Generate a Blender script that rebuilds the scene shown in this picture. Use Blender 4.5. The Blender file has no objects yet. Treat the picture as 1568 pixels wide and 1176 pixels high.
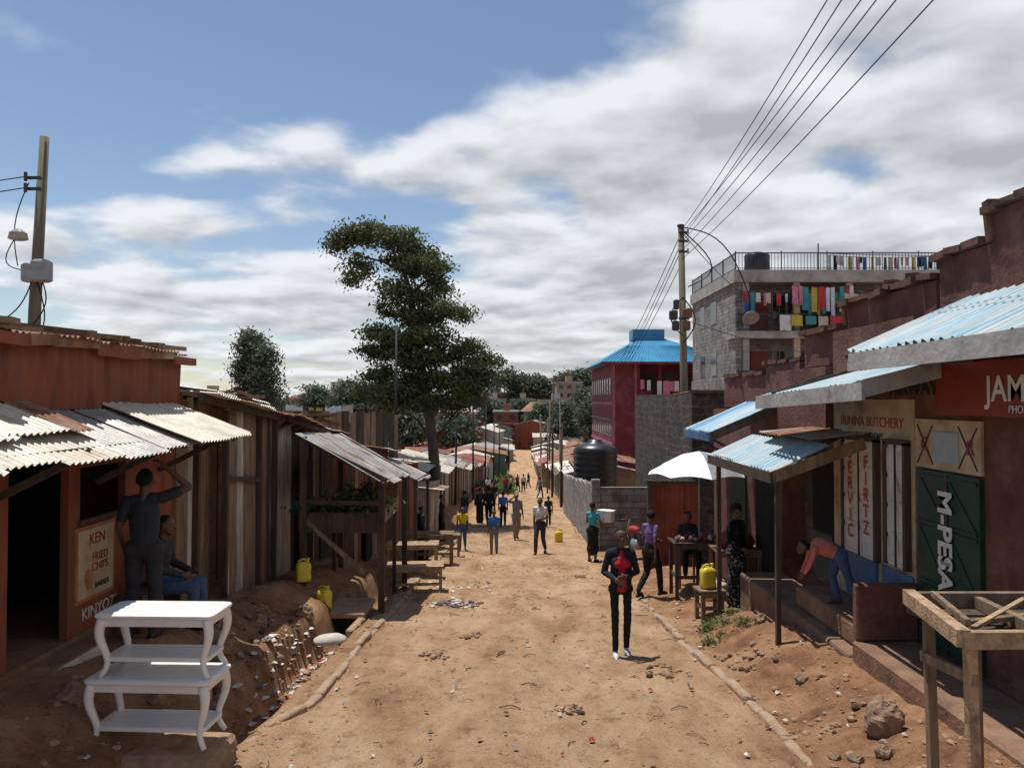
import bpy, math, random
import numpy as np
from mathutils import Vector, Matrix, noise
random.seed(7); rng=np.random.default_rng(7)
S=bpy.context.scene
R=random.uniform
# ------------------------------------------------------------------ materials
MATS={}
def mat(name,c1,c2=None,scale=3,rough=.85,bump=.25,bscale=None,metal=0,stretch=(1,1,1),c3=None,s3=.7,lo=.35,hi=.65,lo3=.5,hi3=.7,spec=.3):
    if name in MATS: return MATS[name]
    m=bpy.data.materials.new(name); m.use_nodes=True; nt=m.node_tree; N=nt.nodes; L=nt.links
    b=N['Principled BSDF']; b.inputs['Roughness'].default_value=rough; b.inputs['Metallic'].default_value=metal
    b.inputs['Specular IOR Level'].default_value=spec
    tc=N.new('ShaderNodeTexCoord'); mp=N.new('ShaderNodeMapping'); mp.inputs['Scale'].default_value=stretch
    L.new(tc.outputs['Object'],mp.inputs['Vector'])
    n=N.new('ShaderNodeTexNoise'); n.inputs['Scale'].default_value=scale; n.inputs['Detail'].default_value=9; n.inputs['Roughness'].default_value=.65
    L.new(mp.outputs[0],n.inputs['Vector'])
    if c2 is None: c2=tuple(c*.62 for c in c1)
    r=N.new('ShaderNodeValToRGB'); r.color_ramp.elements[0].position=lo; r.color_ramp.elements[1].position=hi
    r.color_ramp.elements[0].color=(*c2,1); r.color_ramp.elements[1].color=(*c1,1)
    L.new(n.outputs['Fac'],r.inputs['Fac']); out=r.outputs['Color']
    if c3 is not None:
        n3=N.new('ShaderNodeTexNoise'); n3.inputs['Scale'].default_value=s3; n3.inputs['Detail'].default_value=10; n3.inputs['Roughness'].default_value=.7
        L.new(mp.outputs[0],n3.inputs['Vector'])
        r3=N.new('ShaderNodeValToRGB'); r3.color_ramp.elements[0].position=lo3; r3.color_ramp.elements[1].position=hi3
        L.new(n3.outputs['Fac'],r3.inputs['Fac'])
        mx=N.new('ShaderNodeMix'); mx.data_type='RGBA'; mx.inputs['B'].default_value=(*c3,1)
        L.new(r3.outputs['Color'],mx.inputs['Factor']); L.new(out,mx.inputs['A']); out=mx.outputs['Result']
    L.new(out,b.inputs['Base Color'])
    if bump:
        n2=N.new('ShaderNodeTexNoise'); n2.inputs['Scale'].default_value=bscale or scale*8; n2.inputs['Detail'].default_value=6
        L.new(mp.outputs[0],n2.inputs['Vector'])
        bp=N.new('ShaderNodeBump'); bp.inputs['Strength'].default_value=bump; bp.inputs['Distance'].default_value=.03
        L.new(n2.outputs['Fac'],bp.inputs['Height']); L.new(bp.outputs[0],b.inputs['Normal'])
    MATS[name]=m; return m
def blockmat(name,c1,c2,mortar,bw=.42,bh=.2,bump=.6,msize=.015,dist=0):
    m=bpy.data.materials.new(name); m.use_nodes=True; nt=m.node_tree; N=nt.nodes; L=nt.links
    b=N['Principled BSDF']; b.inputs['Roughness'].default_value=.9
    tc=N.new('ShaderNodeTexCoord'); src=tc.outputs['Object']
    if dist:
        nd=N.new('ShaderNodeTexNoise'); nd.inputs['Scale'].default_value=3.5; L.new(src,nd.inputs['Vector'])
        vm=N.new('ShaderNodeVectorMath'); vm.operation='MULTIPLY_ADD'; vm.inputs[1].default_value=(dist,dist,dist); L.new(nd.outputs['Color'],vm.inputs[0]); L.new(src,vm.inputs[2]); src=vm.outputs[0]
    sp=N.new('ShaderNodeSeparateXYZ'); L.new(src,sp.inputs[0])
    ad=N.new('ShaderNodeMath'); ad.operation='ADD'; L.new(sp.outputs['X'],ad.inputs[0]); L.new(sp.outputs['Y'],ad.inputs[1])
    cb=N.new('ShaderNodeCombineXYZ'); L.new(ad.outputs[0],cb.inputs['X']); L.new(sp.outputs['Z'],cb.inputs['Y'])
    br=N.new('ShaderNodeTexBrick'); br.inputs['Scale'].default_value=1; br.inputs['Brick Width'].default_value=bw; br.inputs['Row Height'].default_value=bh
    br.inputs['Mortar Size'].default_value=msize; br.inputs['Color1'].default_value=(*c1,1); br.inputs['Color2'].default_value=(*c2,1); br.inputs['Mortar'].default_value=(*mortar,1)
    L.new(cb.outputs[0],br.inputs['Vector'])
    n=N.new('ShaderNodeTexNoise'); n.inputs['Scale'].default_value=2.5; n.inputs['Detail'].default_value=10; L.new(tc.outputs['Object'],n.inputs['Vector'])
    r=N.new('ShaderNodeValToRGB'); r.color_ramp.elements[0].position=.3; r.color_ramp.elements[1].position=.7
    r.color_ramp.elements[0].color=(.45,.42,.4,1); r.color_ramp.elements[1].color=(1.15,1.12,1.1,1); L.new(n.outputs['Fac'],r.inputs['Fac'])
    mx=N.new('ShaderNodeMix'); mx.data_type='RGBA'; mx.blend_type='MULTIPLY'; mx.inputs['Factor'].default_value=1
    L.new(br.outputs['Color'],mx.inputs['A']); L.new(r.outputs['Color'],mx.inputs['B']); L.new(mx.outputs['Result'],b.inputs['Base Color'])
    n2=N.new('ShaderNodeTexNoise'); n2.inputs['Scale'].default_value=14; n2.inputs['Detail'].default_value=6; L.new(tc.outputs['Object'],n2.inputs['Vector'])
    m2=N.new('ShaderNodeMath'); m2.operation='SUBTRACT'; L.new(n2.outputs['Fac'],m2.inputs[0]); L.new(br.outputs['Fac'],m2.inputs[1])
    bp=N.new('ShaderNodeBump'); bp.inputs['Strength'].default_value=bump; bp.inputs['Distance'].default_value=.04
    L.new(m2.outputs[0],bp.inputs['Height']); L.new(bp.outputs[0],b.inputs['Normal']); MATS[name]=m; return m

redwall=mat('red_oxide_paint',(.31,.085,.042),(.15,.042,.025),4,.75,.2,30,stretch=(1,1,.35),c3=(.12,.065,.045),s3=2)
redwall2=mat('brown_render',(.155,.062,.045),(.085,.038,.03),3,.9,.45,20,c3=(.21,.115,.08),s3=1.6,lo3=.48,hi3=.7)
coping=mat('coping_clay',(.18,.085,.055),(.07,.04,.03),6,.9,.4)
rust=mat('rusty_iron',(.31,.14,.07),(.14,.065,.04),5,.75,.15,metal=.1,c3=(.38,.33,.26),s3=1.4,stretch=(1,1,.5))
zinc=mat('weathered_zinc',(.42,.40,.37),(.25,.23,.21),4,.5,.1,metal=.3,c3=(.27,.15,.09),s3=1.7,lo3=.52,hi3=.68)
zinc2=mat('pale_sheet',(.62,.57,.47),(.40,.36,.29),3,.5,.1,metal=.1,c3=(.30,.17,.10),s3=1.1,lo3=.55,hi3=.72)
whitesheet=mat('whitewashed_sheet',(.54,.50,.45),(.28,.25,.21),4,.7,.2,stretch=(1,1,.22),c3=(.16,.10,.065),s3=1.6,lo3=.5,hi3=.62)
bluesheet=mat('blue_painted_sheet',(.15,.34,.44),(.38,.48,.52),4,.6,.08,metal=.05,c3=(.46,.45,.42),s3=2.2,lo3=.42,hi3=.66,stretch=(.5,1.6,1))
blueroof=mat('blue_roof_sheet',(.04,.25,.43),(.035,.18,.33),1,.45,.05)
wood=mat('old_wood',(.28,.19,.12),(.12,.08,.052),3,.85,.35,20,stretch=(4,4,.6))
woodL=mat('fresh_wood',(.46,.31,.18),(.24,.15,.085),4,.8,.35,20,stretch=(3,3,3),c3=(.15,.1,.06),s3=3,lo3=.52,hi3=.68)
wooddark=mat('dark_wood',(.10,.07,.048),(.045,.032,.024),3,.9,.3,stretch=(4,4,.5))
polewood=mat('pole_wood',(.20,.17,.12),(.11,.09,.06),3,.85,.4,18,stretch=(6,6,.3))
dark=mat('interior_shade',(.014,.011,.009),(.007,.006,.005),3,.95,0)  # near-black colour painted in for the shade inside doorways and openings
cream=mat('cream_wall',(.52,.43,.29),(.36,.28,.18),3,.85,.2,c3=(.22,.13,.08),s3=1.8,lo3=.5,hi3=.66)
whitep=mat('white_paint_worn',(.70,.67,.62),(.48,.44,.38),5,.6,.12,c3=(.28,.2,.13),s3=2.5,lo3=.53,hi3=.68)
whitet=mat('white_table_paint',(.78,.77,.74),(.66,.64,.60),4,.35,.04,spec=.5,c3=(.5,.45,.38),s3=4,lo3=.58,hi3=.8)
bluew=mat('blue_wall_paint',(.07,.17,.32),(.04,.1,.2),4,.7,.15,c3=(.2,.14,.1),s3=2.2)
green=mat('green_door_paint',(.012,.06,.035),(.008,.035,.022),4,.45,.1,c3=(.05,.045,.035),s3=3,lo3=.55,hi3=.8)
redsign=mat('red_sign_paint',(.26,.03,.02),(.17,.025,.018),3,.5,.05,c3=(.12,.05,.035),s3=3,lo3=.55,hi3=.75)
orangew=mat('orange_panel',(.42,.17,.08),(.3,.11,.05),4,.6,.1)
redp=mat('red_letters',(.36,.03,.02),None,4,.6,0)
blackp=mat('black_paint',(.02,.02,.02),None,4,.6,0)
whitel=mat('white_letters',(.68,.68,.64),(.5,.49,.46),6,.6,0)
conc=mat('dusty_concrete',(.38,.265,.17),(.26,.17,.105),4,.95,.6,20,c3=(.32,.25,.19),s3=2)
concg=mat('grey_concrete',(.44,.42,.39),(.27,.255,.235),2,.9,.3,15,c3=(.13,.115,.10),s3=1.6,lo3=.55,hi3=.72)
floorc=mat('verandah_screed',(.25,.14,.085),(.14,.08,.052),3,.85,.4,c3=(.31,.20,.12),s3=1.3)
blockw=blockmat('grey_block_wall',(.33,.32,.30),(.24,.23,.215),(.15,.14,.13))
stonew=blockmat('rough_stone_wall',(.085,.068,.055),(.04,.033,.028),(.12,.10,.085),.33,.2,bump=1.0,msize=.018,dist=.32)
brickb=blockmat('brown_block_wall',(.22,.15,.10),(.15,.10,.07),(.11,.08,.06))
glass=mat('window_dark',(.03,.035,.04),None,2,.12,0,spec=.6)
maroon=mat('maroon_wall',(.20,.035,.045),(.14,.025,.032),2,.8,.1,c3=(.24,.09,.09),s3=.8,lo3=.5,hi3=.7)
pinkw=mat('pink_trim',(.45,.14,.18),None,2,.8,.1)
creamp=mat('cream_plaster',(.50,.40,.22),(.40,.31,.17),2,.8,.1)
tankb=mat('black_plastic',(.018,.018,.02),None,2,.38,0,spec=.5)
metalb=mat('black_metal',(.03,.03,.03),None,4,.5,0,spec=.5)
greym=mat('grey_metal',(.32,.33,.33),(.22,.22,.22),5,.5,.05,metal=.3)
yellowc=mat('yellow_plastic',(.72,.58,.06),(.6,.46,.04),4,.4,.04,spec=.5)
bark=mat('bark',(.13,.10,.075),(.06,.046,.036),4,.95,.6,stretch=(3,3,.6))
paper=mat('litter_paper',(.65,.63,.58),(.42,.38,.32),6,.8,.1)
plastic2=mat('litter_blue',(.12,.2,.35),None,6,.6,0)
stone=mat('stone',(.31,.20,.135),(.17,.11,.073),5,.95,.6,14)
clod=mat('earth_clod',(.38,.24,.145),(.23,.135,.08),6,.95,.6,14)
cable=mat('cable',(.012,.012,.014),None,3,.6,0)
sack=mat('sack_cloth',(.55,.52,.45),(.38,.34,.28),8,.9,.3)
CL={n:mat('cloth_'+n,c,tuple(v*.75 for v in c),5,.9,.2) for n,c in dict(white=(.75,.75,.75),white2=(.7,.72,.78),red=(.55,.06,.07),pink=(.7,.25,.36),blue=(.07,.16,.45),black=(.02,.02,.025),teal=(.08,.32,.35),yellow=(.6,.48,.1),grey=(.3,.3,.32),cream=(.6,.52,.4)).items()}
cloths=[CL[q] for q in('white','white','white2','red','pink','blue','black','teal','yellow','grey','cream','black')]
whites=[CL[q] for q in('white','white','pink','white2','black','pink','teal')]

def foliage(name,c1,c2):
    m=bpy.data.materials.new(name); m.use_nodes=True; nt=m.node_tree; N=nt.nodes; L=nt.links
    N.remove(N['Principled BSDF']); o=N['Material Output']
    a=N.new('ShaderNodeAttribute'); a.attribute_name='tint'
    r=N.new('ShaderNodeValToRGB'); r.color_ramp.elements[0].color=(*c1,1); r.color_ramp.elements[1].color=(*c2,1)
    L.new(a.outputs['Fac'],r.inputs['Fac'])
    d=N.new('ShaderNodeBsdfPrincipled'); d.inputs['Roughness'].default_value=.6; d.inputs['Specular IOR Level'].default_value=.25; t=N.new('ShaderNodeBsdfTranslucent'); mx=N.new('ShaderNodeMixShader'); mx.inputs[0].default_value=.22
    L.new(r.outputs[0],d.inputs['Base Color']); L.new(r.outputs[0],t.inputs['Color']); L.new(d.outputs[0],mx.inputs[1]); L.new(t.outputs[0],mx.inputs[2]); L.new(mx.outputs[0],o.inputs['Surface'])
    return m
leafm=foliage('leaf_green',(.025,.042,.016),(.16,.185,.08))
leafd=foliage('leaf_haze_tint',(.05,.07,.05),(.13,.16,.10))  # distance haze mixed into the leaf colour, paler than the near leaves
grassm=foliage('grass_green',(.05,.08,.02),(.16,.2,.06))

# ------------------------------------------------------------------ mesh builder
def empty(name,loc=(0,0,0)):
    e=bpy.data.objects.new(name,None); e.empty_display_size=.3; e.location=loc; S.collection.objects.link(e); return e
class B:
    def __init__(s): s.v=[]; s.f=[]; s.mi=[]; s.mats=[]
    def _m(s,m):
        if m not in s.mats: s.mats.append(m)
        return s.mats.index(m)
    def add(s,vs,fs,m):
        o=len(s.v); i=s._m(m); s.v.extend([tuple(v) for v in vs]); s.f.extend([tuple(a+o for a in f) for f in fs]); s.mi.extend([i]*len(fs))
    def bx(s,x0,x1,y0,y1,z0,z1,m):
        s.add([(x0,y0,z0),(x1,y0,z0),(x1,y1,z0),(x0,y1,z0),(x0,y0,z1),(x1,y0,z1),(x1,y1,z1),(x0,y1,z1)],[(0,3,2,1),(4,5,6,7),(0,1,5,4),(1,2,6,5),(2,3,7,6),(3,0,4,7)],m)
    def beam(s,a,b,w,h,m,up=(0,0,1)):
        a=Vector(a);b=Vector(b);d=(b-a).normalized(); u=Vector(up)
        if abs(d.dot(u))>.95: u=Vector((0,1,0))
        x=d.cross(u).normalized(); y=x.cross(d)
        vs=[p+x*sx*w/2+y*sy*h/2 for p in(a,b) for sx,sy in((-1,-1),(1,-1),(1,1),(-1,1))]
        s.add(vs,[(0,1,2,3),(7,6,5,4),(0,4,5,1),(1,5,6,2),(2,6,7,3),(3,7,4,0)],m)
    def tube(s,pts,rs,m,n=10,cap=True,ratio=1):
        pts=[Vector(p) for p in pts]
        if not hasattr(rs,'__len__'): rs=[rs]*len(pts)
        vs=[];u=None
        for i,p in enumerate(pts):
            d=(pts[min(i+1,len(pts)-1)]-pts[max(i-1,0)]).normalized()
            if u is None:
                u=d.orthogonal().normalized()
            else:
                u=(u-d*u.dot(d)).normalized()
            w=d.cross(u)
            for k in range(n):
                a=2*math.pi*k/n; vs.append(p+(u*math.cos(a)+w*math.sin(a)*ratio)*rs[i])
        fs=[(i*n+k,i*n+(k+1)%n,(i+1)*n+(k+1)%n,(i+1)*n+k) for i in range(len(pts)-1) for k in range(n)]
        if cap: fs+=[tuple(range(n-1,-1,-1)),tuple(range((len(pts)-1)*n,len(pts)*n))]
        s.add(vs,fs,m)
    def rings(s,rg,m,c=(0,0,0),n=20,rot=0,p=4):
        vs=[]
        for z,hx,hy in rg:
            for k in range(n):
                a=2*math.pi*(k+.5)/n; ca,sa=math.cos(a),math.sin(a)
                x=hx*abs(ca)**(2/p)*(1 if ca>0 else -1); y=hy*abs(sa)**(2/p)*(1 if sa>0 else -1)
                vs.append((c[0]+x*math.cos(rot)-y*math.sin(rot),c[1]+x*math.sin(rot)+y*math.cos(rot),c[2]+z))
        fs=[(i*n+k,i*n+(k+1)%n,(i+1)*n+(k+1)%n,(i+1)*n+k) for i in range(len(rg)-1) for k in range(n)]
        fs+=[tuple(range(n-1,-1,-1)),tuple(range((len(rg)-1)*n,len(rg)*n))]
        s.add(vs,fs,m)
    def sheet(s,o,u,v,L,W,mats,pitch=.085,amp=.013,panel=.78,rag=.05):
        o=Vector(o);u=Vector(u).normalized();v=Vector(v).normalized();n=u.cross(v).normalized()
        if not isinstance(mats,(list,tuple)): mats=[mats]
        x=0;k=0
        while x<L-.02:
            w=min(panel,L-x); ns=max(4,int((w+.06)/pitch*6)); m=random.choice(mats)
            w0=R(-rag,rag); w1=W+R(-rag,rag); lift=.006*(k%2)+R(0,.012); sk=R(-.012,.012)
            nv=5; vs=[]
            for j in range(nv):
                t=j/(nv-1); dd=w0+(w1-w0)*t
                for i in range(ns+1):
                    a=x+(w+.06)*i/ns
                    bend=.014*noise.noise(Vector((a*1.3,dd*1.3,k+o.x)))
                    vs.append(o+u*(a+sk*t)+v*dd+n*(amp*math.sin(a/pitch*2*math.pi)+lift+bend*1.5))
            fs=[(j*(ns+1)+i,j*(ns+1)+i+1,(j+1)*(ns+1)+i+1,(j+1)*(ns+1)+i) for j in range(nv-1) for i in range(ns)]
            s.add(vs,fs,m); x+=w;k+=1
    def boards(s,a,b,z0a,z0b,z1a,z1b,mats,wmin=.1,wmax=.22,th=.02,nrm=(1,0,0)):
        a=Vector((a[0],a[1],0));b=Vector((b[0],b[1],0));L=(b-a).length;d=(b-a)/L;nrm=Vector(nrm);x=0
        while x<L:
            w=min(R(wmin,wmax),L-x+.01);t=(x+w/2)/L;o=R(0,.025)
            p=a+d*(x+w/2)+nrm*o
            z0=z0a+(z0b-z0a)*t+R(-.03,.02);z1=z1a+(z1b-z1a)*t+R(-.05,.05)
            s.beam((p.x,p.y,z0),(p.x+d.x*R(-.02,.02),p.y+d.y*R(-.02,.02),z1),w*.97,th,random.choice(mats),up=tuple(nrm))
            x+=w
    def obj(s,name,parent=None,smooth=False):
        me=bpy.data.meshes.new(name); me.from_pydata(s.v,[],s.f)
        for m in s.mats: me.materials.append(m)
        me.polygons.foreach_set('material_index',s.mi)
        if smooth: me.polygons.foreach_set('use_smooth',[True]*len(s.f))
        me.update(); o=bpy.data.objects.new(name,me); S.collection.objects.link(o)
        if parent: o.parent=parent
        return o
def text(parent,s,loc,size,m,mode='R',name='lettering',bold=.0,sx=1):
    c=bpy.data.curves.new(name,'FONT'); c.body=s; c.size=size; c.extrude=.002; c.offset=bold; c.align_x='CENTER'; c.align_y='CENTER'; c.space_line=.85
    c.materials.append(m); o=bpy.data.objects.new(name,c); S.collection.objects.link(o)
    X,Y,Z=Vector((1,0,0)),Vector((0,1,0)),Vector((0,0,1))
    cols={'R':(-Y,Z,-X),'L':(Y,Z,X),'RV':(-Z,-Y,-X)}[mode]
    M=Matrix.Identity(4)
    for i,cv in enumerate(cols):
        for j in range(3): M[j][i]=cv[j]*(sx if i==0 else 1)
    M.translation=loc; o.matrix_world=M; o.parent=parent; return o

# ------------------------------------------------------------------ terrain
RY=[-30,0,24,80,130,200,420,1000,3500]; RZ=[-1.6,-2.35,-4.7,-9.1,-12.0,-12.6,-12,-7,6]
def rz(y): return float(np.interp(y,RY,RZ))
def cx(y): return float(np.interp(y,[0,20,200,400],[.05,.05,2.6,4]))
def ss(t): t=min(1,max(0,t)); return t*t*(3-2*t)
def gz(x,y,fine=True):
    z=rz(y); xr=x-cx(y)
    if y>150: 
        return z+1.5*noise.noise(Vector((x*.01,y*.01,0)))*(min(1,(y-150)/100))
    pl=float(np.interp(y,[0,12,20,40,100,150],[.66,.62,.45,.3,.15,0])); pr=float(np.interp(y,[0,7,9,11,12.2,25,100,150],[.28,.3,.42,.4,.26,.2,.1,0]))
    dd=float(np.interp(y,[0,7,8,15,19,24],[.1,.2,.4,.4,.22,.1]))
    if xr<0:
        wob=.16*noise.noise(Vector((3,y*.6,0)))
        z+=.05*ss((-xr-2.05)/.15)-dd*ss((-xr-2.38)/.18)*(1-ss((-xr-2.85+wob)/.25))+ (pl-.05)*(.45*ss((-xr-2.8+wob)/.25)+.55*ss((-xr-3.1+wob*1.5)/.7))
    else:
        z+=.04*ss((xr-2.3)/.15)+(pr-.04)*ss((xr-2.6)/.9)
    if fine:
        bank=ss((abs(xr)-2.2)/.5)
        n=noise.fractal(Vector((x*1.1,y*.7,1)),1,2,5)
        z+=n*(.03+.045*bank)+bank*.035*noise.noise(Vector((x*3,y*2.6,5)))
        if bank<1: z-=.035*math.exp(-((abs(xr+.1)-.75)/.3)**2)*(1-bank)
        z+=.016*noise.noise(Vector((x*6,y*4,0)))
    return z
xs=list(np.arange(-6.5,6.51,.07)); g=6.5;st=.15
while g<3500: g+=st; st*=1.16; xs=[-g]+xs+[g]
ys=list(np.arange(-2,3,.5))+list(np.arange(3,16,.05))+list(np.arange(16,34,.11)); g=34;st=.2
while g<3600: ys.append(g); g+=st; st*=1.045
nx,ny=len(xs),len(ys)
vs=[(x,y,gz(x,y)) for y in ys for x in xs]
fs=[(j*nx+i,j*nx+i+1,(j+1)*nx+i+1,(j+1)*nx+i) for j in range(ny-1) for i in range(nx-1)]
me=bpy.data.meshes.new('ground'); me.from_pydata(vs,[],fs)
at=me.attributes.new('bank','FLOAT','POINT')
at.data.foreach_set('value',[float(ss((abs(v[0]-cx(v[1]))-2.15+.35*noise.noise(Vector((v[0],v[1],2))))/.7)) for v in vs])
me.polygons.foreach_set('use_smooth',[True]*len(fs)); go=bpy.data.objects.new('ground',me); S.collection.objects.link(go)
m=bpy.data.materials.new('dirt'); m.use_nodes=True; nt=m.node_tree; N=nt.nodes; L=nt.links; b=N['Principled BSDF']; b.inputs['Roughness'].default_value=.95; b.inputs['Specular IOR Level'].default_value=.15
tc=N.new('ShaderNodeTexCoord')
def nz(sc,det=8,ro=.6,stretch=(1,1,1)):
    mp=N.new('ShaderNodeMapping'); mp.inputs['Scale'].default_value=stretch; L.new(tc.outputs['Object'],mp.inputs[0])
    n=N.new('ShaderNodeTexNoise'); n.inputs['Scale'].default_value=sc; n.inputs['Detail'].default_value=det; n.inputs['Roughness'].default_value=ro; L.new(mp.outputs[0],n.inputs['Vector']); return n.outputs['Fac']
def ramp(f,stops):
    r=N.new('ShaderNodeValToRGB'); e=r.color_ramp.elements
    while len(e)<len(stops): e.new(.5)
    for q,(p,c) in zip(e,stops): q.position=p; q.color=(*c,1)
    L.new(f,r.inputs['Fac']); return r.outputs['Color']
def mix(f,a,bb,bt='MIX'):
    x=N.new('ShaderNodeMix'); x.data_type='RGBA'; x.blend_type=bt
    for s_,v in(('Factor',f),('A',a),('B',bb)):
        if isinstance(v,(int,float)): x.inputs[s_].default_value=v
        elif isinstance(v,tuple): x.inputs[s_].default_value=(*v,1)
        else: L.new(v,x.inputs[s_])
    return x.outputs['Result']
road=ramp(nz(1.3,12,.7,(1,.4,1)),[(.34,(.27,.155,.083)),(.46,(.41,.25,.14)),(.57,(.50,.325,.195)),(.7,(.57,.40,.26))])
bankc=ramp(nz(1.8,10,.7),[(.34,(.19,.09,.046)),(.5,(.34,.18,.095)),(.68,(.47,.28,.16))])
at_=N.new('ShaderNodeAttribute'); at_.attribute_name='bank'
col=mix(at_.outputs['Fac'],road,bankc)
spk=ramp(nz(30,4,.7),[(.34,(.5,.44,.4)),(.43,(1,1,1)),(.64,(1,1,1)),(.72,(1.3,1.28,1.25))])
col=mix(.8,col,spk,'MULTIPLY')
dk=ramp(nz(4.5,10,.8,(1,.6,1)),[(.38,(.52,.46,.42)),(.47,(1,1,1))]); col=mix(.7,col,dk,'MULTIPLY')
L.new(col,b.inputs['Base Color'])
ad=N.new('ShaderNodeMath'); ad.operation='ADD'; L.new(nz(9,10,.75),ad.inputs[0]); 
a2=N.new('ShaderNodeMath'); a2.operation='MULTIPLY'; a2.inputs[1].default_value=.5; L.new(nz(45,4,.6),a2.inputs[0]); L.new(a2.outputs[0],ad.inputs[1])
bp=N.new('ShaderNodeBump'); bp.inputs['Strength'].default_value=.9; bp.inputs['Distance'].default_value=.08; L.new(ad.outputs[0],bp.inputs['Height']); L.new(bp.outputs[0],b.inputs['Normal'])
me.materials.append(m)

# kerbs
for side,nm in((-1,'kerb'),(1,'kerb')):
    b=B(); y=5.6
    while y<34:
        L_=R(.35,.95); x=cx(y)+side*(2.12 if side<0 else 2.38)+.03*math.sin(y)
        if y<8.2: x+=side*(.35*(8.2-y)/2 if side<0 else 0)
        x2=cx(y+L_)+side*(2.12 if side<0 else 2.38)+.03*math.sin(y+L_)
        if y+L_<8.2: x2+=side*(.35*(8.2-y-L_)/2 if side<0 else 0)
        if random.random()>.08:
            h=R(.0,.05)
            b.beam((x+R(-.02,.02),y,rz(y)-.12+h),(x2+R(-.02,.02),y+L_-.01,rz(y+L_)-.12+h+R(-.015,.015)),.11,.3,conc)
        y+=L_
    o=b.obj(nm); bv=o.modifiers.new('bevel','BEVEL'); bv.width=.035; bv.segments=3
    sb=o.modifiers.new('s','SUBSURF'); sb.subdivision_type='SIMPLE'; sb.levels=2; sb.render_levels=2; t=bpy.data.textures.new('kt','CLOUDS'); t.noise_scale=.12; d=o.modifiers.new('d','DISPLACE'); d.texture=t; d.strength=.035

# stones + litter
def rockmesh(b,c,r,m,sq=.7):
    n=8; seed=R(0,99); vs=[];nr=6
    for i in range(nr+1):
        th=math.pi*i/nr
        for k in range(n):
            a=2*math.pi*k/n; d=Vector((math.sin(th)*math.cos(a),math.sin(th)*math.sin(a),math.cos(th)))
            q=r*(1+.45*noise.noise(d*1.6+Vector((seed,0,0)))); vs.append((c[0]+d.x*q,c[1]+d.y*q*.9,c[2]+d.z*q*sq))
    b.add(vs,[(i*n+k,(i+1)*n+k,(i+1)*n+(k+1)%n,i*n+(k+1)%n) for i in range(nr) for k in range(n)],m)
b=B()
for i in range(1900):
    y=4.5+25*random.random()**1.7; sd=random.choice((-1,-1,1,1,0,0))
    x=cx(y)+(R(-2.2,2.4) if sd==0 else sd*R(2.2,3.9))
    r=R(.008,.022) if sd==0 else R(.01,.036)*(1 if random.random()<.94 else 1.7)
    rockmesh(b,(x,y,gz(x,y)+r*.1),r,random.choice([stone,clod,clod,clod]),.55)
def pile(x,y,r,n,ms,sz=(.012,.05)):
    for i in range(n):
        a=R(0,6.28);q=r*random.random()**.8; xx,yy=x+q*math.cos(a),y+q*math.sin(a)*1.2; s_=R(*sz); rockmesh(b,(xx,yy,gz(xx,yy)+s_*.4),s_,random.choice(ms),.6)
for x,y,r in((1.85,9.3,.3),(-.95,14.3,.45),(-1.0,10.2,.2),(2.9,7.0,.5),(2.9,9.4,.4),(-2.8,9.5,.5),(-3.0,7.6,.4),(.6,8.0,.15),(-.6,11.5,.15),(1.6,18,.4),(-3.3,9.3,.5),(-3.3,10.6,.5)): pile(x,y,r,26,[clod,clod,wooddark,stone])
b.obj('loose_stones')
def rock(x,y,r,dz=.0,sq=.75):
    b=B(); rockmesh(b,(0,0,0),r,stone,sq); o=b.obj('boulder'); o.location=(x,y,gz(x,y)+r*sq*.35+dz)
    sd=o.modifiers.new('s','SUBSURF'); sd.levels=2; sd.render_levels=2
    t=bpy.data.textures.new('rk','CLOUDS'); t.noise_scale=.09; d=o.modifiers.new('d','DISPLACE'); d.texture=t; d.strength=.11
for a in((3.12,6.55,.17,.03,1.1),(2.75,6.2,.06),(2.95,6.15,.08),(2.6,6.25,.05),(3.1,8.3,.08),(3.4,10.6,.1),(-2.9,9.6,.08),(-3.25,8.7,.13),(-3.1,6.9,.12),(-3.5,6.2,.13),(-3.1,11.6,.14),(-3.5,7.3,.12),(-3.3,10.1,.12),(-3.6,9.6,.1),(-3.0,7.9,.1)): rock(*a)
b=B()
def bit(x,y,r,mm):
    z=gz(x,y)+.012; a=R(0,6.28)
    p=[(x+math.cos(a+q)*r*R(.6,1.3),y+math.sin(a+q)*r*R(.6,1.3),z+R(0,.03)) for q in(0,1.2,2.2,3.3,4.4,5.3)]
    b.add(p+[(x,y,z+R(0.01,.04))],[(k,(k+1)%6,6) for k in range(6)],mm)
lm_=[paper,sack,sack,plastic2,wood,redp,wood,wooddark,clod]
for i in range(560):
    y=5+30*random.random()**1.4; t=random.random()
    x=cx(y)+(R(-3.1,-2.35) if t<.35 else R(-2.2,2.4) if t<.75 else R(2.3,3.3))
    if i<110: y=R(19,32); x=cx(y)+R(-2.6,-.1)
    bit(x,y,R(.01,.034),random.choice(lm_))
for i in range(240): bit(R(-3.05,-2.4),R(8.3,11.8),R(.02,.07),random.choice(lm_+[paper,paper]))
for i in range(60): bit(-1.0+rng.normal()*.22,14.3+rng.normal()*.3,R(.02,.06),random.choice([paper,plastic2,wooddark,wooddark,wooddark,sack]))
for i in range(40): bit(-1.3+rng.normal()*.6,16.6+rng.normal()*.5,R(.02,.06),random.choice([paper,sack,wood]))
for i in range(160):
    y=R(5.5,22); x=R(-2.3,2.6); a=R(0,6.28); l=R(.05,.22); z=gz(x,y)+.012
    b.tube([(x,y,z),(x+l*math.cos(a)*.5,y+l*math.sin(a)*.5,z+.015),(x+l*math.cos(a+.3),y+l*math.sin(a+.3),z)],R(.003,.008),random.choice([wood,wooddark,woodL]),5)
b.obj('litter')

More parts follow.
